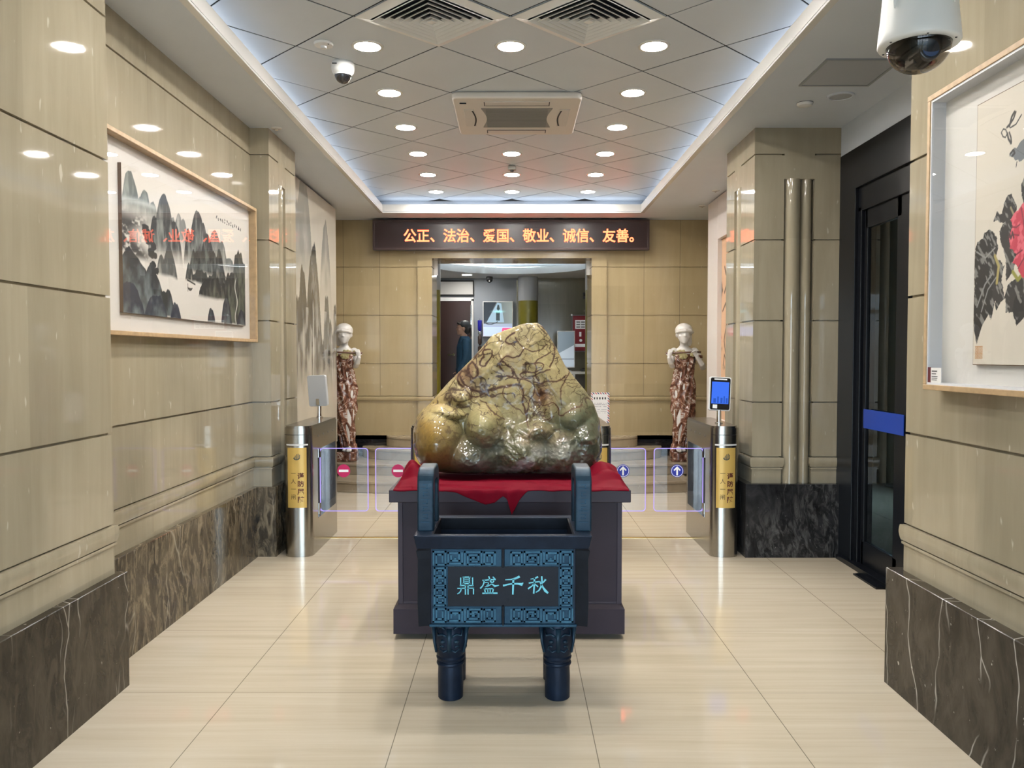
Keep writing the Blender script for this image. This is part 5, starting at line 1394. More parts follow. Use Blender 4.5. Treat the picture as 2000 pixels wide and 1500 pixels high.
def loc(mb, o): mb.v = [(x - o[0], y - o[1], z - o[2]) for x, y, z in mb.v]; return mb
lo_ = pl.location
def box_at(par, o, q, name, mat, bevel=0.0):
    b = MB(); b.box(*q); return loc(b, o).build(name, mat, par, bevel=bevel)
fr = frame_yz(None, -1.988, 1, 3.74, 6.14, 1.635, 2.635, 0.022, 0.062)
fr.data.transform(Matrix.Translation(-Vector(lo_))); fr.parent = pl
box_at(pl, lo_, (-1.988, -1.980, 3.76, 6.12, 1.655, 2.615), 'mount', M['mat'])
box_at(pl, lo_, (-1.980, -1.962, 4.10, 5.965, 1.752, 2.500), 'backing_board', simple('umber_board_edge', (0.16, 0.11, 0.08), 0.6))
C = landscape(560, 240)
ar = paint_grid('ink_painting', C, (-1.9612 - lo_.x, 4.10 - lo_.y, 1.752 - lo_.z), (0, 1.865, 0), (0, 0, 0.748), M['paint'], pl)
ar['label'] = 'ink landscape with grey peaks, dark trees and a small boat'
box_at(pl, lo_, (-1.936, -1.933, 3.762, 6.118, 1.657, 2.613), 'glass_pane', M['picglass'])
# tall mural panel beyond the left pier
mu = thing('mural_panel', (-2.060, 8.18, 0.545), 'tall glossy grey ink mural of thin peaks beyond the left pier', 'mural')
lo_ = mu.location
box_at(mu, lo_, (-2.060, -2.042, 7.00, 9.40, 0.545, 3.215), 'board', simple('mural_board_white', (0.55, 0.53, 0.50), 0.4), 0.002)
u, v = np.meshgrid(np.linspace(0, 1, 260), np.linspace(0, 1, 300))
C = np.ones((300, 260, 3)) * np.array(lin(186, 180, 168))
G1, G2 = lin(108, 106, 100), lin(168, 164, 154)
C = mixa(C, 0.5 * sstep(0.4, 0.7, fbm(u * 5, v * 3, 91)), lin(172, 166, 154))
C = ink_hill(C, u, v, [(0.40, 1.02, 0.16, 1.7), (0.26, 0.92, 0.16, 1.7)], 0.55, 83, lin(128, 128, 122), lin(166, 163, 155), fade=0.25, dens=0.85, streak=14)
C = ink_hill(C, u, v, [(0.78, 0.92, 0.13, 1.6)], 0.50, 85, lin(122, 122, 117), lin(168, 165, 156), fade=0.3, dens=0.85, streak=14)
C = ink_hill(C, u, v, [(0.56, 0.81, 0.15, 1.5), (0.38, 0.72, 0.10, 1.6)], 0.33, 87, lin(58, 58, 55), lin(158, 154, 146), fade=0.22, dens=0.97, streak=22)
C = ink_hill(C, u, v, [(0.80, 0.62, 0.10, 1.6)], 0.22, 89, lin(84, 85, 81), lin(158, 155, 146), fade=0.2, dens=0.95, streak=18)
C = ink_hill(C, u, v, [(0.34, 0.62, 0.14, 1.7), (0.52, 0.57, 0.18, 1.8), (0.66, 0.50, 0.15, 1.8), (0.88, 0.48, 0.15, 1.7), (0.97, 0.58, 0.06, 1.6)], 0.20, 93, lin(58, 56, 53), lin(168, 164, 154), fade=0.18, rough=0.06, streak=26)
C = mixa(C, 0.55 * sstep(0.55, 0.75, fbm(u * 9, v * 7, 95)) * (v < 0.55), lin(182, 178, 168))
C = mixa(C, (np.abs(u - 0.545) < 0.006) * sstep(0.25, 0.30, v) * sstep(0.60, 0.55, v) * 0.8, lin(205, 202, 194))
C = mixa(C, (np.abs(u - 0.90 + 0.10 * (v - 0.4)) < 0.006) * sstep(0.25, 0.30, v) * sstep(0.5, 0.45, v) * 0.7, lin(205, 202, 194))
gp = paint_grid('ink_mural', C, (-2.0410 - lo_.x, 7.002 - lo_.y, 0.55 - lo_.z), (0, 2.395, 0), (0, 0, 2.66), painted('glazed_mural', 0.06), mu)
# white framed blossom picture on the right, mostly hidden by the grey pier
rp = thing('blossom_picture', (2.258, 8.2, 0.56), 'tall pinkish plum branch picture in a broad white frame behind the right pier', 'picture')
lo_ = rp.location
b = MB()
for q in ((2.20, 2.258, 8.83, 9.27, 0.57, 3.24), (2.20, 2.258, 7.02, 7.12, 0.57, 3.24), (2.20, 2.258, 7.12, 8.83, 2.79, 3.24), (2.20, 2.258, 7.12, 8.83, 0.57, 0.85)): b.box(*q)
loc(b, lo_).build('white_frame', simple('frame_white_paint', (0.66, 0.62, 0.59), 0.35), rp, bevel=0.004)
u, v = np.meshgrid(np.linspace(0, 1, 180), np.linspace(0, 1, 200))
C = np.ones((200, 180, 3)) * np.array(lin(205, 168, 136)) * (1 + 0.06 * (fbm(u * 5, v * 5, 101) - 0.5))[..., None]
def stroke(C, u, v, pts, w, c, asp=1.0):
    d = np.full(u.shape, 9.0)
    for (ax, ay), (bx, by) in zip(pts, pts[1:]):
        dx, dy = (bx - ax), (by - ay) * asp; L2 = dx * dx + dy * dy + 1e-9
        t = np.clip(((u - ax) * dx + (v - ay) * asp * dy) / L2, 0, 1)
        d = np.minimum(d, np.hypot(u - ax - t * dx, (v - ay) * asp - t * dy))
    return mixa(C, sstep(w, w * 0.5, d), c)
for pts, w in (([(0.90, 0.10), (0.86, 0.30), (0.93, 0.44), (0.86, 0.55), (0.90, 0.64), (0.97, 0.60)], 0.010), ([(0.86, 0.30), (0.92, 0.36), (0.95, 0.30)], 0.008), ([(0.78, 0.70), (0.88, 0.74), (0.93, 0.70)], 0.012), ([(0.72, 1.0), (0.82, 0.86), (0.90, 0.80), (0.93, 0.84)], 0.012), ([(0.80, 0.92), (0.86, 0.80)], 0.014)):
    C = stroke(C, u, v, pts, w, lin(62, 44, 34), 1.14)
C = mixa(C, sstep(0.5, 0.62, fbm(u * 7, v * 7, 103) + 0.5 * np.exp(-((u - 0.72) / 0.16) ** 2 - ((v - 0.30) / 0.10) ** 2) - 0.2), lin(52, 36, 28))
C = mixa(C, sstep(0.62, 0.70, fbm(u * 24, v * 24, 107)) * sstep(0.5, 0.6, fbm(u * 4, v * 4, 108)) * 0.8, lin(178, 60, 62))
paint_grid('plum_painting', C, (2.249 - lo_.x, 7.12 - lo_.y, 0.85 - lo_.z), (0, 1.71, 0), (0, 0, 1.94), M['paint'], rp)
# peony picture on the near right wall
pp = thing('framed_picture', (1.798, 2.66, 1.39), 'peony and birds painting in a deep white box frame on the near right wall', 'picture')
lo_ = pp.location
fr = frame_yz(None, 1.798, -1, 1.90, 3.43, 1.392, 2.608, 0.022, 0.075)
fr.data.transform(Matrix.Translation(-Vector(lo_))); fr.parent = pp
b = MB()
for q in ((1.728, 1.79, 1.92, 1.93, 1.414, 2.586), (1.728, 1.79, 3.40, 3.409, 1.414, 2.586), (1.728, 1.79, 1.93, 3.40, 1.414, 1.423), (1.728, 1.79, 1.93, 3.40, 2.577, 2.586)): b.box(*q)
loc(b, lo_).build('inner_lining', simple('lining_white', (0.70, 0.71, 0.74), 0.5), pp)
box_at(pp, lo_, (1.786, 1.797, 1.92, 3.41, 1.41, 2.59), 'mount', simple('mount_white', (0.74, 0.72, 0.68), 0.8))
box_at(pp, lo_, (1.770, 1.786, 2.015, 3.143, 1.498, 2.488), 'backing_board', simple('umber_edge', (0.16, 0.10, 0.06), 0.6))
NXp, NYp = 470, 420
a_, z_ = np.meshgrid(np.linspace(0.060, 1.182, NXp), np.linspace(1.501, 2.485, NYp))
C = np.ones((NYp, NXp, 3)) * np.array(lin(222, 214, 200)) * (1 + 0.03 * (fbm(a_ * 6, z_ * 6, 111) - 0.5))[..., None]
wob = 0.006 * (fbm(a_ * 60, z_ * 60, 112) - 0.5) * 2
def blob(C, poly, dark, pale, seed, st=(70, 18), amt=0.55):
    m = inpoly(a_ + wob, z_ + wob, poly)
    amt = amt + 0.05 if pale == KP else amt
    tx = fbm((a_ + z_ * 0.8) * st[0], (z_ - a_) * st[1], seed, 3)
    col = np.array(dark) + (np.array(pale) - np.array(dark)) * sstep(amt, amt + 0.08, tx)[..., None]
    return np.where(m[..., None], col, C)
K, KP = lin(30, 30, 31), lin(128, 128, 124)
C = blob(C, [(0.338, 2.13), (0.36, 2.16), (0.42, 2.14), (0.50, 2.12), (0.60, 2.02), (0.66, 1.90), (0.60, 1.72), (0.48, 1.66), (0.40, 1.72)], K, KP, 120)
C = blob(C, [(0.176, 2.029), (0.197, 2.061), (0.215, 2.050), (0.229, 2.049), (0.240, 2.085), (0.259, 2.107), (0.280, 2.110), (0.300, 2.085), (0.317, 2.049), (0.293, 2.025), (0.252, 2.008), (0.203, 2.028)], K, KP, 121)
C = blob(C, [(0.222, 1.957), (0.214, 1.984), (0.235, 2.010), (0.283, 2.02), (0.310, 1.96), (0.330, 1.90), (0.299, 1.83), (0.262, 1.80), (0.256, 1.882)], K, KP, 122)
C = blob(C, [(0.060, 1.940), (0.075, 1.968), (0.110, 1.973), (0.120, 1.996), (0.150, 2.003), (0.172, 1.994), (0.203, 1.957), (0.207, 1.921), (0.195, 1.895), (0.225, 1.880), (0.246, 1.853), (0.232, 1.81), (0.258, 1.737), (0.230, 1.727), (0.206, 1.698), (0.197, 1.734), (0.175, 1.668), (0.160, 1.69), (0.121, 1.652), (0.099, 1.613), (0.085, 1.578), (0.062, 1.627), (0.060, 1.70)], K, KP, 123)
C = blob(C, [(0.256, 1.749), (0.275, 1.790), (0.347, 1.814), (0.42, 1.80), (0.43, 1.70), (0.36, 1.66), (0.328, 1.640), (0.304, 1.689), (0.261, 1.688)], K, KP, 124)
for pts, w, c in (([(0.19, 1.90), (0.215, 1.86), (0.205, 1.80)], 0.009, lin(176, 160, 96)), ([(0.30, 1.83), (0.33, 1.80), (0.36, 1.82)], 0.010, lin(150, 148, 60)), ([(0.28, 2.06), (0.30, 2.03)], 0.006, lin(150, 140, 110)), ([(0.07, 1.93), (0.13, 1.90), (0.19, 1.93)], 0.004, lin(150, 150, 146)), ([(0.08, 1.72), (0.13, 1.80), (0.18, 1.84)], 0.005, lin(140, 142, 140)), ([(0.11, 1.70), (0.15, 1.78), (0.20, 1.82)], 0.004, lin(140, 142, 140))):
    C = stroke(C, a_, z_, pts, w, c)
C = blob(C, [(0.345, 2.060), (0.325, 2.045), (0.302, 2.039), (0.283, 2.018), (0.294, 1.991), (0.269, 1.957), (0.280, 1.935), (0.286, 1.917), (0.318, 1.888), (0.298, 1.865), (0.320, 1.852), (0.333, 1.830), (0.36, 1.80), (0.42, 1.78), (0.50, 1.82), (0.56, 1.90), (0.55, 2.00), (0.48, 2.07), (0.40, 2.08)], lin(200, 52, 78), lin(226, 98, 118), 130, (26, 26), 0.5)
for pts in ([(0.275, 1.955), (0.30, 1.962), (0.33, 1.955)], [(0.29, 1.99), (0.315, 1.985), (0.335, 1.992)], [(0.32, 1.89), (0.35, 1.90)], [(0.34, 2.05), (0.36, 1.98), (0.40, 1.93)], [(0.33, 1.84), (0.37, 1.88)]):
    C = stroke(C, a_, z_, pts, 0.004, lin(130, 20, 52))
C = stroke(C, a_, z_, [(0.268, 1.945), (0.278, 1.968), (0.285, 1.95), (0.293, 1.972), (0.301, 1.95)], 0.005, lin(60, 20, 36))
# two little birds
for pts, w in (([(0.214, 2.342), (0.226, 2.352), (0.240, 2.346), (0.250, 2.330), (0.240, 2.318), (0.225, 2.325), (0.214, 2.342)], 0.0035), ([(0.248, 2.352), (0.268, 2.360), (0.285, 2.372), (0.297, 2.391)], 0.006), ([(0.262, 2.352), (0.275, 2.382), (0.290, 2.394)], 0.007), ([(0.268, 2.345), (0.300, 2.348), (0.330, 2.372)], 0.004), ([(0.250, 2.330), (0.258, 2.308), (0.274, 2.288)], 0.006), ([(0.262, 2.330), (0.272, 2.310), (0.276, 2.292)], 0.005)):
    C = stroke(C, a_, z_, pts, w, lin(44, 42, 40))
C = blob(C, [(0.268, 2.250), (0.285, 2.266), (0.305, 2.262), (0.335, 2.285), (0.38, 2.29), (0.40, 2.25), (0.36, 2.215), (0.320, 2.212), (0.290, 2.232)], lin(110, 116, 122), lin(165, 168, 170), 135, (20, 20), 0.5)
C = stroke(C, a_, z_, [(0.270, 2.252), (0.288, 2.262), (0.296, 2.248), (0.283, 2.242)], 0.006, lin(36, 34, 34))
C = stroke(C, a_, z_, [(0.310, 2.215), (0.306, 2.198)], 0.003, lin(60, 56, 52))
m = (a_ > 0.074) & (a_ < 0.124) & (z_ > 1.520) & (z_ < 1.570)
sq = (np.sin(a_ * 620) * np.sin(z_ * 560 + 1) > -0.1)
C = np.where((m & sq)[..., None], np.array(lin(196, 150, 110)), np.where(m[..., None], np.array(lin(208, 190, 165)), C))
pg = paint_grid('peony_painting', C, (1.7692 - lo_.x, 3.14 - lo_.y, 1.501 - lo_.z), (0, -1.122, 0), (0, 0, 0.984), M['paint'], pp)
pg['label'] = 'red peony with black leaves and two birds'
box_at(pp, lo_, (1.732, 1.734, 1.925, 3.405, 1.416, 2.584), 'glass_pane', M['picglass'])
tg = thing('caption_card', (1.729, 3.37, 1.42), 'small white caption card with a maroon end stuck on the peony picture glass', 'label card')
lo_ = tg.location
box_at(tg, lo_, (1.7290, 1.7312, 3.296, 3.376, 1.422, 1.484), 'card', simple('card_white', (0.78, 0.77, 0.75), 0.6))
box_at(tg, lo_, (1.7284, 1.7300, 3.376, 3.402, 1.420, 1.486), 'maroon_strip', simple('maroon_card', (0.10, 0.008, 0.016), 0.5))
b = MB()
for k, (w, h) in enumerate(((0.042, 0.005), (0.034, 0.004), (0.046, 0.0025), (0.044, 0.0025), (0.040, 0.0025))):
    zz = (1.470, 1.459, 1.448, 1.441, 1.434)[k]; b.box(1.7284, 1.7294, 3.368 - w, 3.368, zz - h / 2, zz + h / 2)
loc(b, lo_).build('print_lines', M['dkgrey'], tg)

# ================================================================== STATUES AND PERSON
def limb(mb, pts, n=14):
    """pts: (x, y, z, ra, rb)"""
    mb.tube([p[:3] for p in pts], [(p[3], p[4] if len(p) > 4 else p[3]) for p in pts], n)
    mb.ellip(pts[0][:3], (pts[0][3],) * 3, 10, 8); mb.ellip(pts[-1][:3], (pts[-1][3],) * 3, 10, 8)
def torso(mb, secs, n=28):
    """secs: (z, cx, cy, rx, ry)"""
    vs = []; fs = []
    for z, cx, cy, rx, ry in secs:
        for k in range(n):
            a = 2 * PI * k / n
            vs.append((cx + rx * math.cos(a), cy + ry * math.sin(a), z))
    m = len(secs)
    for i in range(m - 1):
        for k in range(n): fs.append((i * n + k, i * n + (k + 1) % n, (i + 1) * n + (k + 1) % n, (i + 1) * n + k))
    fs += [tuple(range(n - 1, -1, -1)), tuple(range((m - 1) * n, m * n))]
    mb.add(vs, fs)
def hand(mb, p, d, up, s=1.0, curl=0.6):
    """palm at p pointing along d, five fingers curling towards up"""
    p = Vector(p); d = Vector(d).normalized(); up = Vector(up); up = (up - d * up.dot(d)).normalized(); sd = d.cross(up)
    mb.tube([p, p + d * 0.04 * s, p + d * 0.075 * s], [(0.022 * s, 0.016 * s), (0.034 * s, 0.015 * s), (0.034 * s, 0.013 * s)], 10)
    for i, l in enumerate((0.058, 0.068, 0.064, 0.050)):
        q = p + d * 0.075 * s + sd * (0.027 - 0.018 * i) * s
        pts = [q]; dd = d.copy()
        for k in range(3):
            dd = (dd * math.cos(curl * 0.8) + up * math.sin(curl * 0.8)).normalized()
            pts.append(pts[-1] + dd * l * s * (0.42, 0.33, 0.25)[k])
        mb.tube(pts, [0.0085 * s, 0.008 * s, 0.0075 * s, 0.006 * s], 8)
    q = p + d * 0.025 * s + sd * 0.026 * s
    mb.tube([q, q + (d * 0.5 + sd * 0.8 + up * 0.3).normalized() * 0.034 * s, q + (d * 0.9 + sd * 0.7 + up * 0.8).normalized() * 0.060 * s], [0.011 * s, 0.0095 * s, 0.007 * s], 8)
def head(mb, c, s=1.0, tilt=0.0):
    """face towards -y; c is the middle of the skull"""
    x, y, z = c
    q = MB()
    q.ellip((0, 0.008, 0.012), (0.075, 0.092, 0.098), 28, 18)
    torso(q, [(-0.105, 0, -0.045, 0.020, 0.022), (-0.095, 0, -0.040, 0.040, 0.045), (-0.06, 0, -0.026, 0.058, 0.066), (-0.02, 0, -0.012, 0.068, 0.082), (0.03, 0, 0, 0.07, 0.085)])
    q.tube([(0, -0.078, 0.012), (0, -0.096, -0.020), (0, -0.098, -0.030)], [(0.008, 0.008), (0.013, 0.012), (0.015, 0.010)], 10)
    q.ellip((0, -0.080, -0.058), (0.024, 0.012, 0.006), 12, 8); q.ellip((0, -0.078, -0.069), (0.020, 0.012, 0.006), 12, 8)
    q.ellip((0, -0.072, -0.092), (0.022, 0.018, 0.016), 12, 8)
    for sx in (-1, 1):
        q.ellip((sx * 0.030, -0.076, 0.002), (0.016, 0.010, 0.010), 12, 8)
        q.tube([(sx * 0.012, -0.086, 0.020), (sx * 0.032, -0.084, 0.026), (sx * 0.052, -0.070, 0.018)], 0.007, 8)
        q.ellip((sx * 0.076, 0.012, -0.010), (0.010, 0.020, 0.032), 12, 8)
        q.ellip((sx * 0.042, -0.058, -0.030), (0.022, 0.020, 0.022), 12, 8)
    Rm = Matrix.Rotation(tilt, 4, 'Y')
    mb.add([tuple(Vector(c) + (Rm @ Vector(v)) * s) for v in q.v], q.f)
M_MARW = simple('white_marble', (0.62, 0.60, 0.57), 0.3, coat=0.2, noise=0.05, nscale=9)
def brown_marble():
    m, nt, b = newmat('brown_white_marble')
    tc = N(nt, 'TexCoord'); n1 = N(nt, 'TexNoise', Scale=11.0, Detail=5.0, Distortion=1.6); L(nt, tc.outputs['Object'], n1.inputs['Vector'])
    c = ramp(nt, n1.outputs['Fac'], [(0.36, (0.055, 0.018, 0.012)), (0.50, (0.17, 0.070, 0.042)), (0.56, (0.26, 0.13, 0.085)), (0.60, (0.62, 0.55, 0.49)), (0.64, (0.16, 0.065, 0.04))]).outputs[0]
    L(nt, c, b.inputs['Base Color']); b.inputs['Roughness'].default_value = 0.18; b.inputs['Coat Weight'].default_value = 0.4
    return m
M_MARB = brown_marble()
def statue(x, y, z, label, flip):
    t = thing('flute_player_statue', (x, y, z), label, 'statue', None)
    t.scale = (flip, 1, 1)
    B = 0.115      # top of the base block
    q = MB()
    q.prism([(0.155 * math.copysign(abs(math.cos(a)) ** 0.6, math.cos(a)) , 0.13 * math.copysign(abs(math.sin(a)) ** 0.6, math.sin(a)) ) for a in np.linspace(0, 2 * PI, 33)[:-1]], 0, B)
    q.tube([(-0.14, -0.05, B - 0.01), (-0.10, 0.02, B + 0.06), (-0.03, 0.08, B + 0.10), (0.06, 0.09, B + 0.06)], [0.03, 0.045, 0.05, 0.03], 12)
    baked('base', q, [('REMESH', dict(mode='VOXEL', voxel_size=0.010)), ('SMOOTH', dict(factor=0.5, iterations=3))], M_MARB, t)
    q = MB()
    torso(q, [(0.86, 0.00, 0.0, 0.13, 0.105), (1.00, 0.0, 0.01, 0.105, 0.085), (1.12, 0.01, 0.0, 0.095, 0.08), (1.23, 0.015, -0.01, 0.112, 0.09), (1.30, 0.015, 0.0, 0.128, 0.080), (1.345, 0.012, 0.01, 0.112, 0.062), (1.375, 0.008, 0.012, 0.068, 0.050), (1.40, 0.004, 0.005, 0.046, 0.045), (1.46, -0.002, -0.01, 0.044, 0.046)])
    limb(q, [(0.055, 0, 0.86, 0.085), (0.045, -0.02, 0.48, 0.060), (0.02, 0.01, 0.24, 0.048), (0.0, 0.03, B + 0.05, 0.032)])
    limb(q, [(-0.055, 0, 0.86, 0.085), (-0.05, -0.05, 0.48, 0.060), (-0.045, -0.02, 0.26, 0.048), (-0.06, -0.03, B + 0.05, 0.032)])
    for fx, fy in ((0.0, 0.02), (-0.06, -0.04)):
        q.tube([(fx, fy + 0.03, B + 0.035), (fx - 0.005, fy - 0.05, B + 0.030), (fx - 0.012, fy - 0.12, B + 0.016)], [(0.030, 0.032), (0.036, 0.028), (0.030, 0.012)], 12)
    # arms raised to the flute
    limb(q, [(0.135, 0.01, 1.325, 0.050), (0.190, -0.01, 1.24, 0.046), (0.228, -0.05, 1.125, 0.038), (0.200, -0.11, 1.17, 0.035), (0.135, -0.150, 1.255, 0.025)])
    hand(q, (0.133, -0.152, 1.258), (-0.45, -0.2, 0.8), (-0.3, -0.6, -0.6), 0.9, 0.9)
    limb(q, [(-0.115, 0.01, 1.325, 0.048), (-0.140, -0.02, 1.24, 0.042), (-0.150, -0.08, 1.15, 0.036), (-0.178, -0.13, 1.19, 0.033), (-0.205, -0.165, 1.250, 0.025)])
    hand(q, (-0.205, -0.167, 1.253), (0.15, -0.1, 0.95), (0.3, 0.7, -0.2), 0.9, 0.9)
    head(q, (-0.005, -0.025, 1.535), 1.08, 0.06)
    baked('body', q, [('REMESH', dict(mode='VOXEL', voxel_size=0.0075)), ('SMOOTH', dict(factor=0.5, iterations=2))], M_MARW, t)
    # head scarf, rolled at the brow and falling behind the neck
    q = MB()
    q.ellip((0.004, 0.002, 1.578), (0.106, 0.118, 0.092), 28, 16)
    q.tube([(-0.100, -0.050, 1.552), (-0.065, -0.105, 1.568), (0.0, -0.128, 1.576), (0.065, -0.105, 1.570), (0.105, -0.04, 1.552)], [0.015, 0.020, 0.021, 0.020, 0.016], 12)
    torso(q, [(1.39, 0.062, 0.050, 0.034, 0.034), (1.43, 0.058, 0.052, 0.060, 0.050), (1.49, 0.036, 0.045, 0.078, 0.066), (1.55, 0.014, 0.030, 0.095, 0.090), (1.59, 0.006, 0.01, 0.095, 0.1)])
    baked('head_scarf', q, [('REMESH', dict(mode='VOXEL', voxel_size=0.009)), ('SMOOTH', dict(factor=0.5, iterations=3))], M_MARW, t)
    # gown: close-fitting, deep winding folds
    secs = [(0.17, -0.03, 0.0, 0.078, 0.075), (0.24, -0.025, 0.0, 0.088, 0.082), (0.36, -0.015, -0.01, 0.100, 0.090), (0.50, 0.0, -0.015, 0.118, 0.105), (0.64, 0.0, -0.01, 0.136, 0.118), (0.78, 0.0, 0.0, 0.150, 0.125), (0.90, 0.0, 0.005, 0.146, 0.118), (1.02, 0.004, 0.005, 0.122, 0.100), (1.12, 0.01, 0.0, 0.112, 0.096), (1.22, 0.014, -0.012, 0.126, 0.108), (1.275, 0.014, -0.008, 0.132, 0.098), (1.295, 0.014, -0.004, 0.126, 0.086)]
    S_ = np.array(secs); zz = np.linspace(secs[0][0], secs[-1][0], 120); nn = 110
    vs = np.zeros((120, nn, 3))
    for i, z_ in enumerate(zz):
        cx, cy, rx, ry = [np.interp(z_, S_[:, 0], S_[:, c]) for c in (1, 2, 3, 4)]
        for k in range(nn):
            a = 2 * PI * k / nn
            f = 0.010 * math.sin(6 * a + 9 * z_ + 2.0 * math.sin(7 * z_)) + 0.008 * math.sin(11 * a - 16 * z_) + 0.006 * math.sin(26 * z_ + 3 * math.sin(a * 2))
            f *= min(1, (1.31 - z_) / 0.12)
            vs[i, k] = (cx + (rx + f) * math.cos(a), cy + (ry + f) * math.sin(a), z_ + (0.025 * math.sin(a * 3) if i == 0 else 0))
    ii = np.arange(120 * nn).reshape(120, nn); rl = np.roll(ii, -1, 1)
    Fq = np.stack([ii[:-1], rl[:-1], rl[1:], ii[1:]], -1).reshape(-1, 4).tolist()
    me = bpy.data.meshes.new('gown'); me.from_pydata(vs.reshape(-1, 3).tolist(), [], Fq)
    mesh_obj('gown', me, M_MARB, t, smooth='all')
    q = MB()
    q.tube([(0.185, -0.118, 1.318), (-0.240, -0.150, 1.306)], 0.012, 12)
    for k in range(6): q.ellip((-0.13 + k * 0.035, -0.152 + k * 0.003, 1.310 + k * 0.001), (0.005, 0.003, 0.005), 8, 6)
    q.build('flute', simple('dark_brown_marble_flute', (0.16, 0.09, 0.065), 0.25), t, smooth='all')
    q = MB()
    for cx, cz in ((-0.030, 1.312), (-0.075, 1.312), (-0.010, 1.27), (-0.045, 1.265), (0.085, 1.295), (-0.150, 1.305)):
        for k in range(5): q.ellip((cx + 0.022 * math.cos(k * 1.257), -0.128, cz + 0.022 * math.sin(k * 1.257)), (0.018, 0.012, 0.016), 10, 8)
        q.ellip((cx, -0.137, cz), (0.011, 0.009, 0.011), 10, 8)
    baked('flower_garland', q, [('REMESH', dict(mode='VOXEL', voxel_size=0.006))], simple('yellow_green_marble', (0.36, 0.31, 0.15), 0.3), t)
    q = MB(); q.lathe([(0.048, -0.018), (0.050, -0.012), (0.050, 0.012), (0.048, 0.018)], (0.180, -0.008, 1.262), 20); q.build('arm_band', M_MARB, t, smooth=True)
    return t
statue(2.055, 9.86, 0.26, 'flute player statue in brown marble gown by the right end of the steps', 1)
statue(-2.045, 9.86, 0.26, 'flute player statue in brown marble gown by the left end, half behind the mural', -1)

def person():
    t = thing('person', (-0.79, 13.0, FZ), 'person in a dark blue jacket seen from the side by the brown door', 'person', None, -PI / 2 + 0.15)
    q = MB()
    torso(q, [(0.78, 0, 0, 0.14, 0.10), (0.95, 0, 0, 0.13, 0.10), (1.10, 0, 0, 0.14, 0.10), (1.24, 0, 0.01, 0.155, 0.09), (1.29, 0, 0.01, 0.12, 0.07), (1.315, 0, 0.005, 0.055, 0.055), (1.38, 0, -0.01, 0.048, 0.050)])
    for s in (-1, 1):
        limb(q, [(s * 0.085, 0, 0.80, 0.085), (s * 0.085, -0.01, 0.45, 0.058), (s * 0.085, 0.01, 0.25, 0.050), (s * 0.085, 0.01, 0.08, 0.036)])
        q.tube([(s * 0.085, 0.05, 0.035), (s * 0.088, -0.05, 0.035), (s * 0.09, -0.14, 0.020)], [(0.035, 0.034), (0.042, 0.032), (0.034, 0.018)], 12)
        limb(q, [(s * 0.165, 0.01, 1.225, 0.048), (s * 0.195, 0.02, 1.08, 0.042), (s * 0.205, 0.0, 0.96, 0.036), (s * 0.195, -0.05, 0.86, 0.032), (s * 0.185, -0.09, 0.77, 0.024)])
        hand(q, (s * 0.185, -0.092, 0.765), (0, -0.2, -1), (-s * 0.6, -0.5, 0), 0.95, 0.45)
    head(q, (0, -0.02, 1.455), 1.0)
    baked('body', q, [('REMESH', dict(mode='VOXEL', voxel_size=0.008)), ('SMOOTH', dict(factor=0.5, iterations=2))], simple('skin', (0.48, 0.29, 0.21), 0.5), t)
    q = MB()
    torso(q, [(0.70, 0, 0, 0.172, 0.130), (0.85, 0, 0, 0.165, 0.125), (1.0, 0, 0, 0.160, 0.122), (1.15, 0, 0, 0.168, 0.120), (1.24, 0, 0.01, 0.170, 0.104), (1.295, 0, 0.012, 0.130, 0.085), (1.325, 0, 0.01, 0.072, 0.070)])
    for s in (-1, 1): limb(q, [(s * 0.160, 0.01, 1.230, 0.062), (s * 0.197, 0.02, 1.08, 0.055), (s * 0.207, 0.0, 0.96, 0.050), (s * 0.197, -0.05, 0.86, 0.046), (s * 0.188, -0.082, 0.79, 0.042)])
    baked('jacket', q, [('REMESH', dict(mode='VOXEL', voxel_size=0.010)), ('SMOOTH', dict(factor=0.5, iterations=3))], simple('dark_blue_cloth', (0.012, 0.050, 0.095), 0.8), t)
    q = MB()
    torso(q, [(0.70, 0, 0, 0.155, 0.115), (0.80, 0, 0, 0.158, 0.118), (0.88, 0, 0, 0.150, 0.112)])
    for s in (-1, 1): limb(q, [(s * 0.085, 0, 0.78, 0.095), (s * 0.087, -0.01, 0.45, 0.074), (s * 0.087, 0.01, 0.10, 0.062)])
    baked('trousers', q, [('REMESH', dict(mode='VOXEL', voxel_size=0.010)), ('SMOOTH', dict(factor=0.5, iterations=3))], simple('black_cloth', (0.008, 0.008, 0.010), 0.8), t)
    q = MB()
    q.ellip((0, 0.012, 1.492), (0.088, 0.100, 0.088), 24, 16); q.ellip((0, 0.045, 1.44), (0.080, 0.072, 0.090), 24, 16)
    q.tube([(-0.06, -0.082, 1.525), (0.0, -0.098, 1.535), (0.06, -0.082, 1.525)], [0.018, 0.020, 0.018], 10)
    baked('hair', q, [('REMESH', dict(mode='VOXEL', voxel_size=0.008)), ('SMOOTH', dict(factor=0.5, iterations=2))], simple('black_hair', (0.008, 0.007, 0.007), 0.5), t)
    q = MB()
    for s in (-1, 1): q.tube([(s * 0.085, 0.055, 0.04), (s * 0.088, -0.05, 0.038), (s * 0.09, -0.155, 0.026)], [(0.042, 0.040), (0.048, 0.038), (0.038, 0.025)], 14)
    q.build('shoes', M['blackgloss'], t, smooth='all')
person()

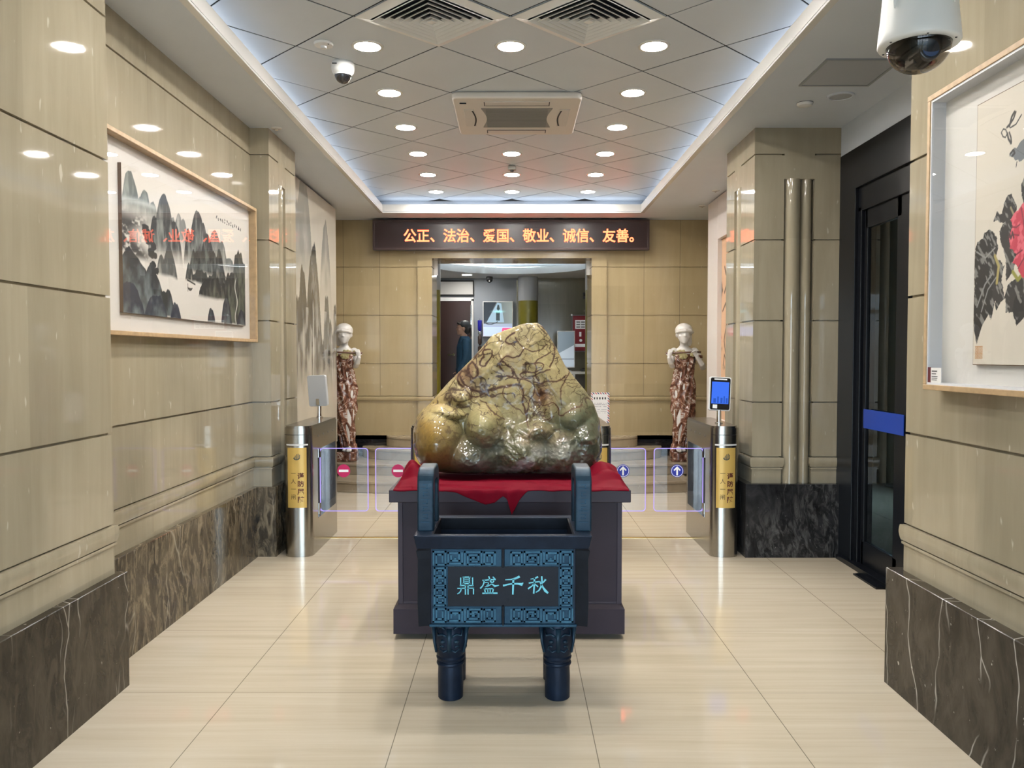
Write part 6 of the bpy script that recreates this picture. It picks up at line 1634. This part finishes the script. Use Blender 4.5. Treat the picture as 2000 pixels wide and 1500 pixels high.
# ================================================================== THINGS IN THE HALL BEYOND
bd = thing('notice_board', (-0.96, 13.99, 2.56), 'blank white board in a black frame above the brown door', 'board')
b = MB(); b.box(-0.30, 0.265, -0.03, 0.0, 0.02, 0.24); b.build('panel', simple('board_white', (0.55, 0.54, 0.52), 0.5), bd)
b = MB()
for q in ((-0.32, 0.285, 0.24, 0.262), (-0.32, 0.285, 0.0, 0.022), (-0.32, -0.30, 0.022, 0.24), (0.265, 0.285, 0.022, 0.24)): b.box(q[0], q[1], -0.042, 0.0, q[2], q[3])
b.build('frame', M['black'], bd)
tv = thing('wall_screen', (-0.268, 13.99, 1.86), 'lit wall screen in a white frame right of the brown door', 'screen')
b = MB(); b.box(-0.258, 0.258, -0.045, 0.0, 0.0, 0.605); b.build('frame', M['white'], tv, bevel=0.004)
nx_, ny_ = 160, 190
u, v = np.meshgrid(np.linspace(0, 1, nx_), np.linspace(0, 1, ny_))
C = np.ones((ny_, nx_, 3)) * np.array(lin(70, 88, 96))
C = np.where((v > 0.30)[..., None], np.array(lin(52, 60, 66)) + (np.array(lin(120, 128, 124)) - np.array(lin(52, 60, 66))) * (u ** 1.5)[..., None], C)
tri = inpoly(u, v, [(0.10, 0.40), (0.48, 0.98), (0.62, 0.96), (0.72, 0.40)]); C = np.where(tri[..., None], np.array(lin(128, 152, 168)), C)
C = np.where(inpoly(u, v, [(0.0, 0.42), (0.12, 0.42), (0.45, 1.0), (0.0, 1.0)])[..., None], np.array(lin(18, 26, 34)), C)
C = np.where(inpoly(u, v, [(0.44, 0.45), (0.57, 0.45), (0.57, 0.70), (0.53, 0.74), (0.57, 0.80), (0.54, 0.92), (0.49, 0.92), (0.46, 0.80), (0.50, 0.74), (0.44, 0.70)])[..., None], np.array(lin(20, 34, 36)), C)
C = mixa(C, np.exp(-((u - 0.52) / 0.14) ** 2 - ((v - 0.72) / 0.03) ** 2), lin(150, 220, 222))
C = mixa(C, ((v > 0.24) & (v < 0.36)) * 1.0, lin(140, 152, 172))
C = mixa(C, (np.abs(v - 0.40 + 0.06 * np.sin(u * 7)) < 0.012) * (u < 0.5), lin(30, 36, 44))
C = mixa(C, (v < 0.26) * 1.0, lin(168, 184, 240))
C = mixa(C, inpoly(u, v, [(0.60, 0.0), (1.0, 0.0), (1.0, 0.24), (0.66, 0.24)]) * 1.0, lin(214, 60, 110))
C = mixa(C, inpoly(u, v, [(0.70, 0.10), (0.94, 0.10), (0.96, 0.17), (0.72, 0.17)]) * 1.0, lin(245, 190, 215))
paint_grid('screen_picture', C, (-0.244, -0.0465, 0.014), (0.488, 0, 0), (0, 0, 0.577), painted('screen_glow', 0.2, 0.8), tv)
hg = thing('hanging_ornament', (-0.577, 13.99, 1.55), 'narrow hanging ornament, blue above and brown below, beside the lit screen', 'ornament')
b = MB(); b.tube([(0, -0.012, 0.62), (0, -0.012, -0.45)], 0.005, 8); b.build('cord', M['dkgrey'], hg)
b = MB(); b.lathe([(0.010, 0.595), (0.036, 0.59), (0.036, 0.43), (0.014, 0.40)], (0, -0.045, 0), 16); b.build('blue_tube', simple('royal_blue', (0.02, 0.02, 0.42), 0.3, coat=0.5), hg, smooth=True)
b = MB(); b.ellip((0, -0.042, 0.375), (0.030, 0.030, 0.040), 14, 10); b.build('glass_bead', M['chrome'], hg, smooth='all')
b = MB(); b.lathe([(0.014, 0.34), (0.034, 0.31), (0.034, 0.20), (0.014, 0.17)], (0, -0.042, 0), 16); b.lathe([(0.014, 0.15), (0.034, 0.14), (0.034, -0.10), (0.01, -0.14)], (0, -0.042, 0), 16)
b.build('brown_tubes', simple('dark_brown_wood', (0.05, 0.028, 0.02), 0.4), hg, smooth=True)
dcm = thing('dome_camera', (-0.404, 13.70, CZ2), 'black dome camera under the hall ceiling left of the olive column', 'camera')
b = MB(); b.lathe([(0.050, 0.0), (0.055, -0.01), (0.055, -0.05)], n=28); b.build('base', M['dkgrey'], dcm, smooth=True)
b = MB(); b.lathe([(0.054, -0.045)] + [(0.054 * math.cos(a), -0.05 - 0.055 * math.sin(a)) for a in np.linspace(0.05, PI / 2 - 0.02, 10)], n=28); b.build('dome', M['blackgloss'], dcm, smooth='all')
b = MB(); b.ellip((0.0, -0.046, -0.075), (0.010, 0.008, 0.016), 10, 8); b.build('lens', M['white'], dcm)
for x, y, lab in ((-0.76, 13.35, 'round hall downlight above the brown door'),):
    q = dup(_l0, (x, y, CZ2 - 0.001), lab); q['group'] = 'downlights of the hall beyond'
wa = thing('wall_sensor', (1.21, 13.985, 2.56), 'small black device high on the hall wall above the red cabinet', 'sensor')
b = MB(); b.box(-0.025, 0.025, -0.05, 0.0, -0.055, 0.055); b.build('case', M['dkgrey'], wa, bevel=0.01)
b = MB(); b.lathe([(0.012, -0.056), (0.014, -0.05)], (0, 0, 0.01), 14, 'y'); b.build('eye', M['blackgloss'], wa)
fc = thing('fire_cabinet', (1.30, 13.98, 1.60), 'red fire cabinet with white notice strips on the hall wall', 'fire cabinet')
b = MB(); b.box(-0.315, 0.32, -0.13, 0.0, 0.0, 0.63); b.build('case', simple('steel_grey_paint', (0.25, 0.25, 0.26), 0.4), fc, bevel=0.004)
b = MB(); b.box(-0.295, 0.30, -0.142, -0.128, 0.02, 0.612); dr = b.build('door', simple('fire_red', (0.27, 0.006, 0.014), 0.35), fc, bevel=0.004)
b = MB(); b.box(-0.255, 0.26, -0.146, -0.141, 0.39, 0.54); b.build('notice_strip', M_SIGNW, dr)
b = MB(); b.box(-0.255, 0.26, -0.146, -0.141, 0.085, 0.135); b.build('notice_strip', M_SIGNW, dr)
b = MB()
for k in range(3):
    for j in range(6 - (k == 2)): b.box(-0.235 + j * 0.080, -0.170 + j * 0.080, -0.1475, -0.1455, 0.41 + k * 0.042, 0.432 + k * 0.042)
b.build('notice_print', simple('print_grey', (0.30, 0.28, 0.29), 0.6), dr)
b = MB(); b.box(-0.185, -0.150, -0.147, -0.141, 0.26, 0.34); b.lathe([(0.024, -0.147), (0.024, -0.141)], (-0.160, 0, 0.195), 20, 'y'); b.build('pictograms', M_SIGNW, dr)
b = MB(); b.lathe([(0.055, -0.145), (0.055, -0.141)], (0.02, 0, 0.25), 28, 'y'); b.build('window_disc', simple('dark_maroon', (0.06, 0.01, 0.018), 0.2), dr)
b = MB(); b.lathe([(0.016, -0.155), (0.016, -0.141)], (-0.315, 0, 0.625), 14, 'y'); b.build('lamp', M_SIGNW, fc)
ks = thing('desk', (1.25, 13.30, FZ), 'white desk with dark panels at the right of the doorway beyond', 'desk')
b = MB(); b.box(-0.50, 0.9, -0.25, 0.25, 0.72, 0.76); b.build('worktop', M['white'], ks)
for x in (-0.47, -0.28, 0.85):
    b = MB(); b.box(x - 0.018, x + 0.018, -0.24, -0.20, 0.0, 0.72); b.build('leg', M['white'], ks)
b = MB(); b.box(-0.26, 0.83, -0.16, -0.14, 0.05, 0.70); b.build('modesty_panel', simple('dark_brown_panel', (0.05, 0.045, 0.04), 0.5), ks)
mo = thing('monitor', (0.87, 13.30, FZ + 0.76), 'upright white and grey display standing on the desk by the red cabinet', 'monitor')
b = MB(); b.box(-0.16, 0.13, -0.02, 0.02, 0.06, 0.66); b.box(-0.10, 0.07, -0.08, 0.08, 0.0, 0.012); b.box(-0.04, 0.01, -0.015, 0.015, 0.01, 0.08); b.build('housing', M['white'], mo, bevel=0.004)
u, v = np.meshgrid(np.linspace(0, 1, 60), np.linspace(0, 1, 110))
C = np.ones((110, 60, 3)) * np.array(lin(118, 132, 142)); C = np.where((v < 0.62 - 0.25 * (1 - u))[..., None], np.array(lin(190, 202, 214)), C); C = mixa(C, (np.abs(v - 0.22) < 0.012) * 1.0, lin(120, 130, 140))
paint_grid('display', C, (-0.147, -0.0205, 0.075), (0.264, 0, 0), (0, 0, 0.572), painted('display_glow', 0.2, 0.35), mo)
bx = thing('flat_box', (1.32, 13.25, FZ + 0.76), 'flat black case lying on the white desk', 'case')
b = MB(); b.box(-0.22, 0.16, -0.12, 0.12, 0.0, 0.035); b.build('case', M['dkgrey'], bx, bevel=0.006)
b = MB(); b.box(-0.20, 0.14, -0.10, 0.10, 0.036, 0.050); b.build('lid', M['black'], bx, bevel=0.004)

# striped notice on a stand behind the stone
nb = thing('notice_stand', (0.97, 8.40, 0), 'white notice with red and blue striped edge on a stand behind the stone', 'notice')
b = MB(); b.lathe([(0.14, 0.0), (0.14, 0.012), (0.02, 0.02), (0.014, 0.03), (0.014, 0.84)], n=24); b.build('stand', M['steel'], nb, smooth=True)
b = MB(); b.box(-0.19, 0.0, -0.006, 0.006, 0.84, 1.155); b.v = [(x + 0.02, y, z) for x, y, z in b.v]; b.build('board', M['white'], nb)
nx_, ny_ = 120, 190
u, v = np.meshgrid(np.linspace(0, 1, nx_), np.linspace(0, 1, ny_)); px_, pz_ = u * 0.19, v * 0.315
C = np.ones((ny_, nx_, 3)) * 0.72
edge = (px_ < 0.018) | (px_ > 0.172) | (pz_ < 0.018) | (pz_ > 0.297)
ph = np.floor((px_ + pz_) / 0.0125).astype(int) % 4
C = np.where((edge & (ph == 0))[..., None], np.array(lin(170, 40, 46)), C); C = np.where((edge & (ph == 2))[..., None], np.array(lin(44, 44, 92)), C)
ins = ~edge & (px_ > 0.03) & (px_ < 0.16)
C = np.where((ins & (np.abs(pz_ - 0.255) < 0.011) & (np.floor(px_ / 0.014).astype(int) % 2 == 0))[..., None], np.array(lin(38, 38, 40)), C)
for z0 in (0.205, 0.188, 0.170, 0.140, 0.122, 0.104):
    C = np.where((ins & (np.abs(pz_ - z0) < 0.0022) & (vnoise(px_ * 160, pz_ * 0 + z0 * 99, 7) > 0.35))[..., None], np.array(lin(140, 140, 146)), C)
paint_grid('notice_sheet', C, (-0.17, -0.0075, 0.84), (0.19, 0, 0), (0, 0, 0.315), M['paint'], nb)
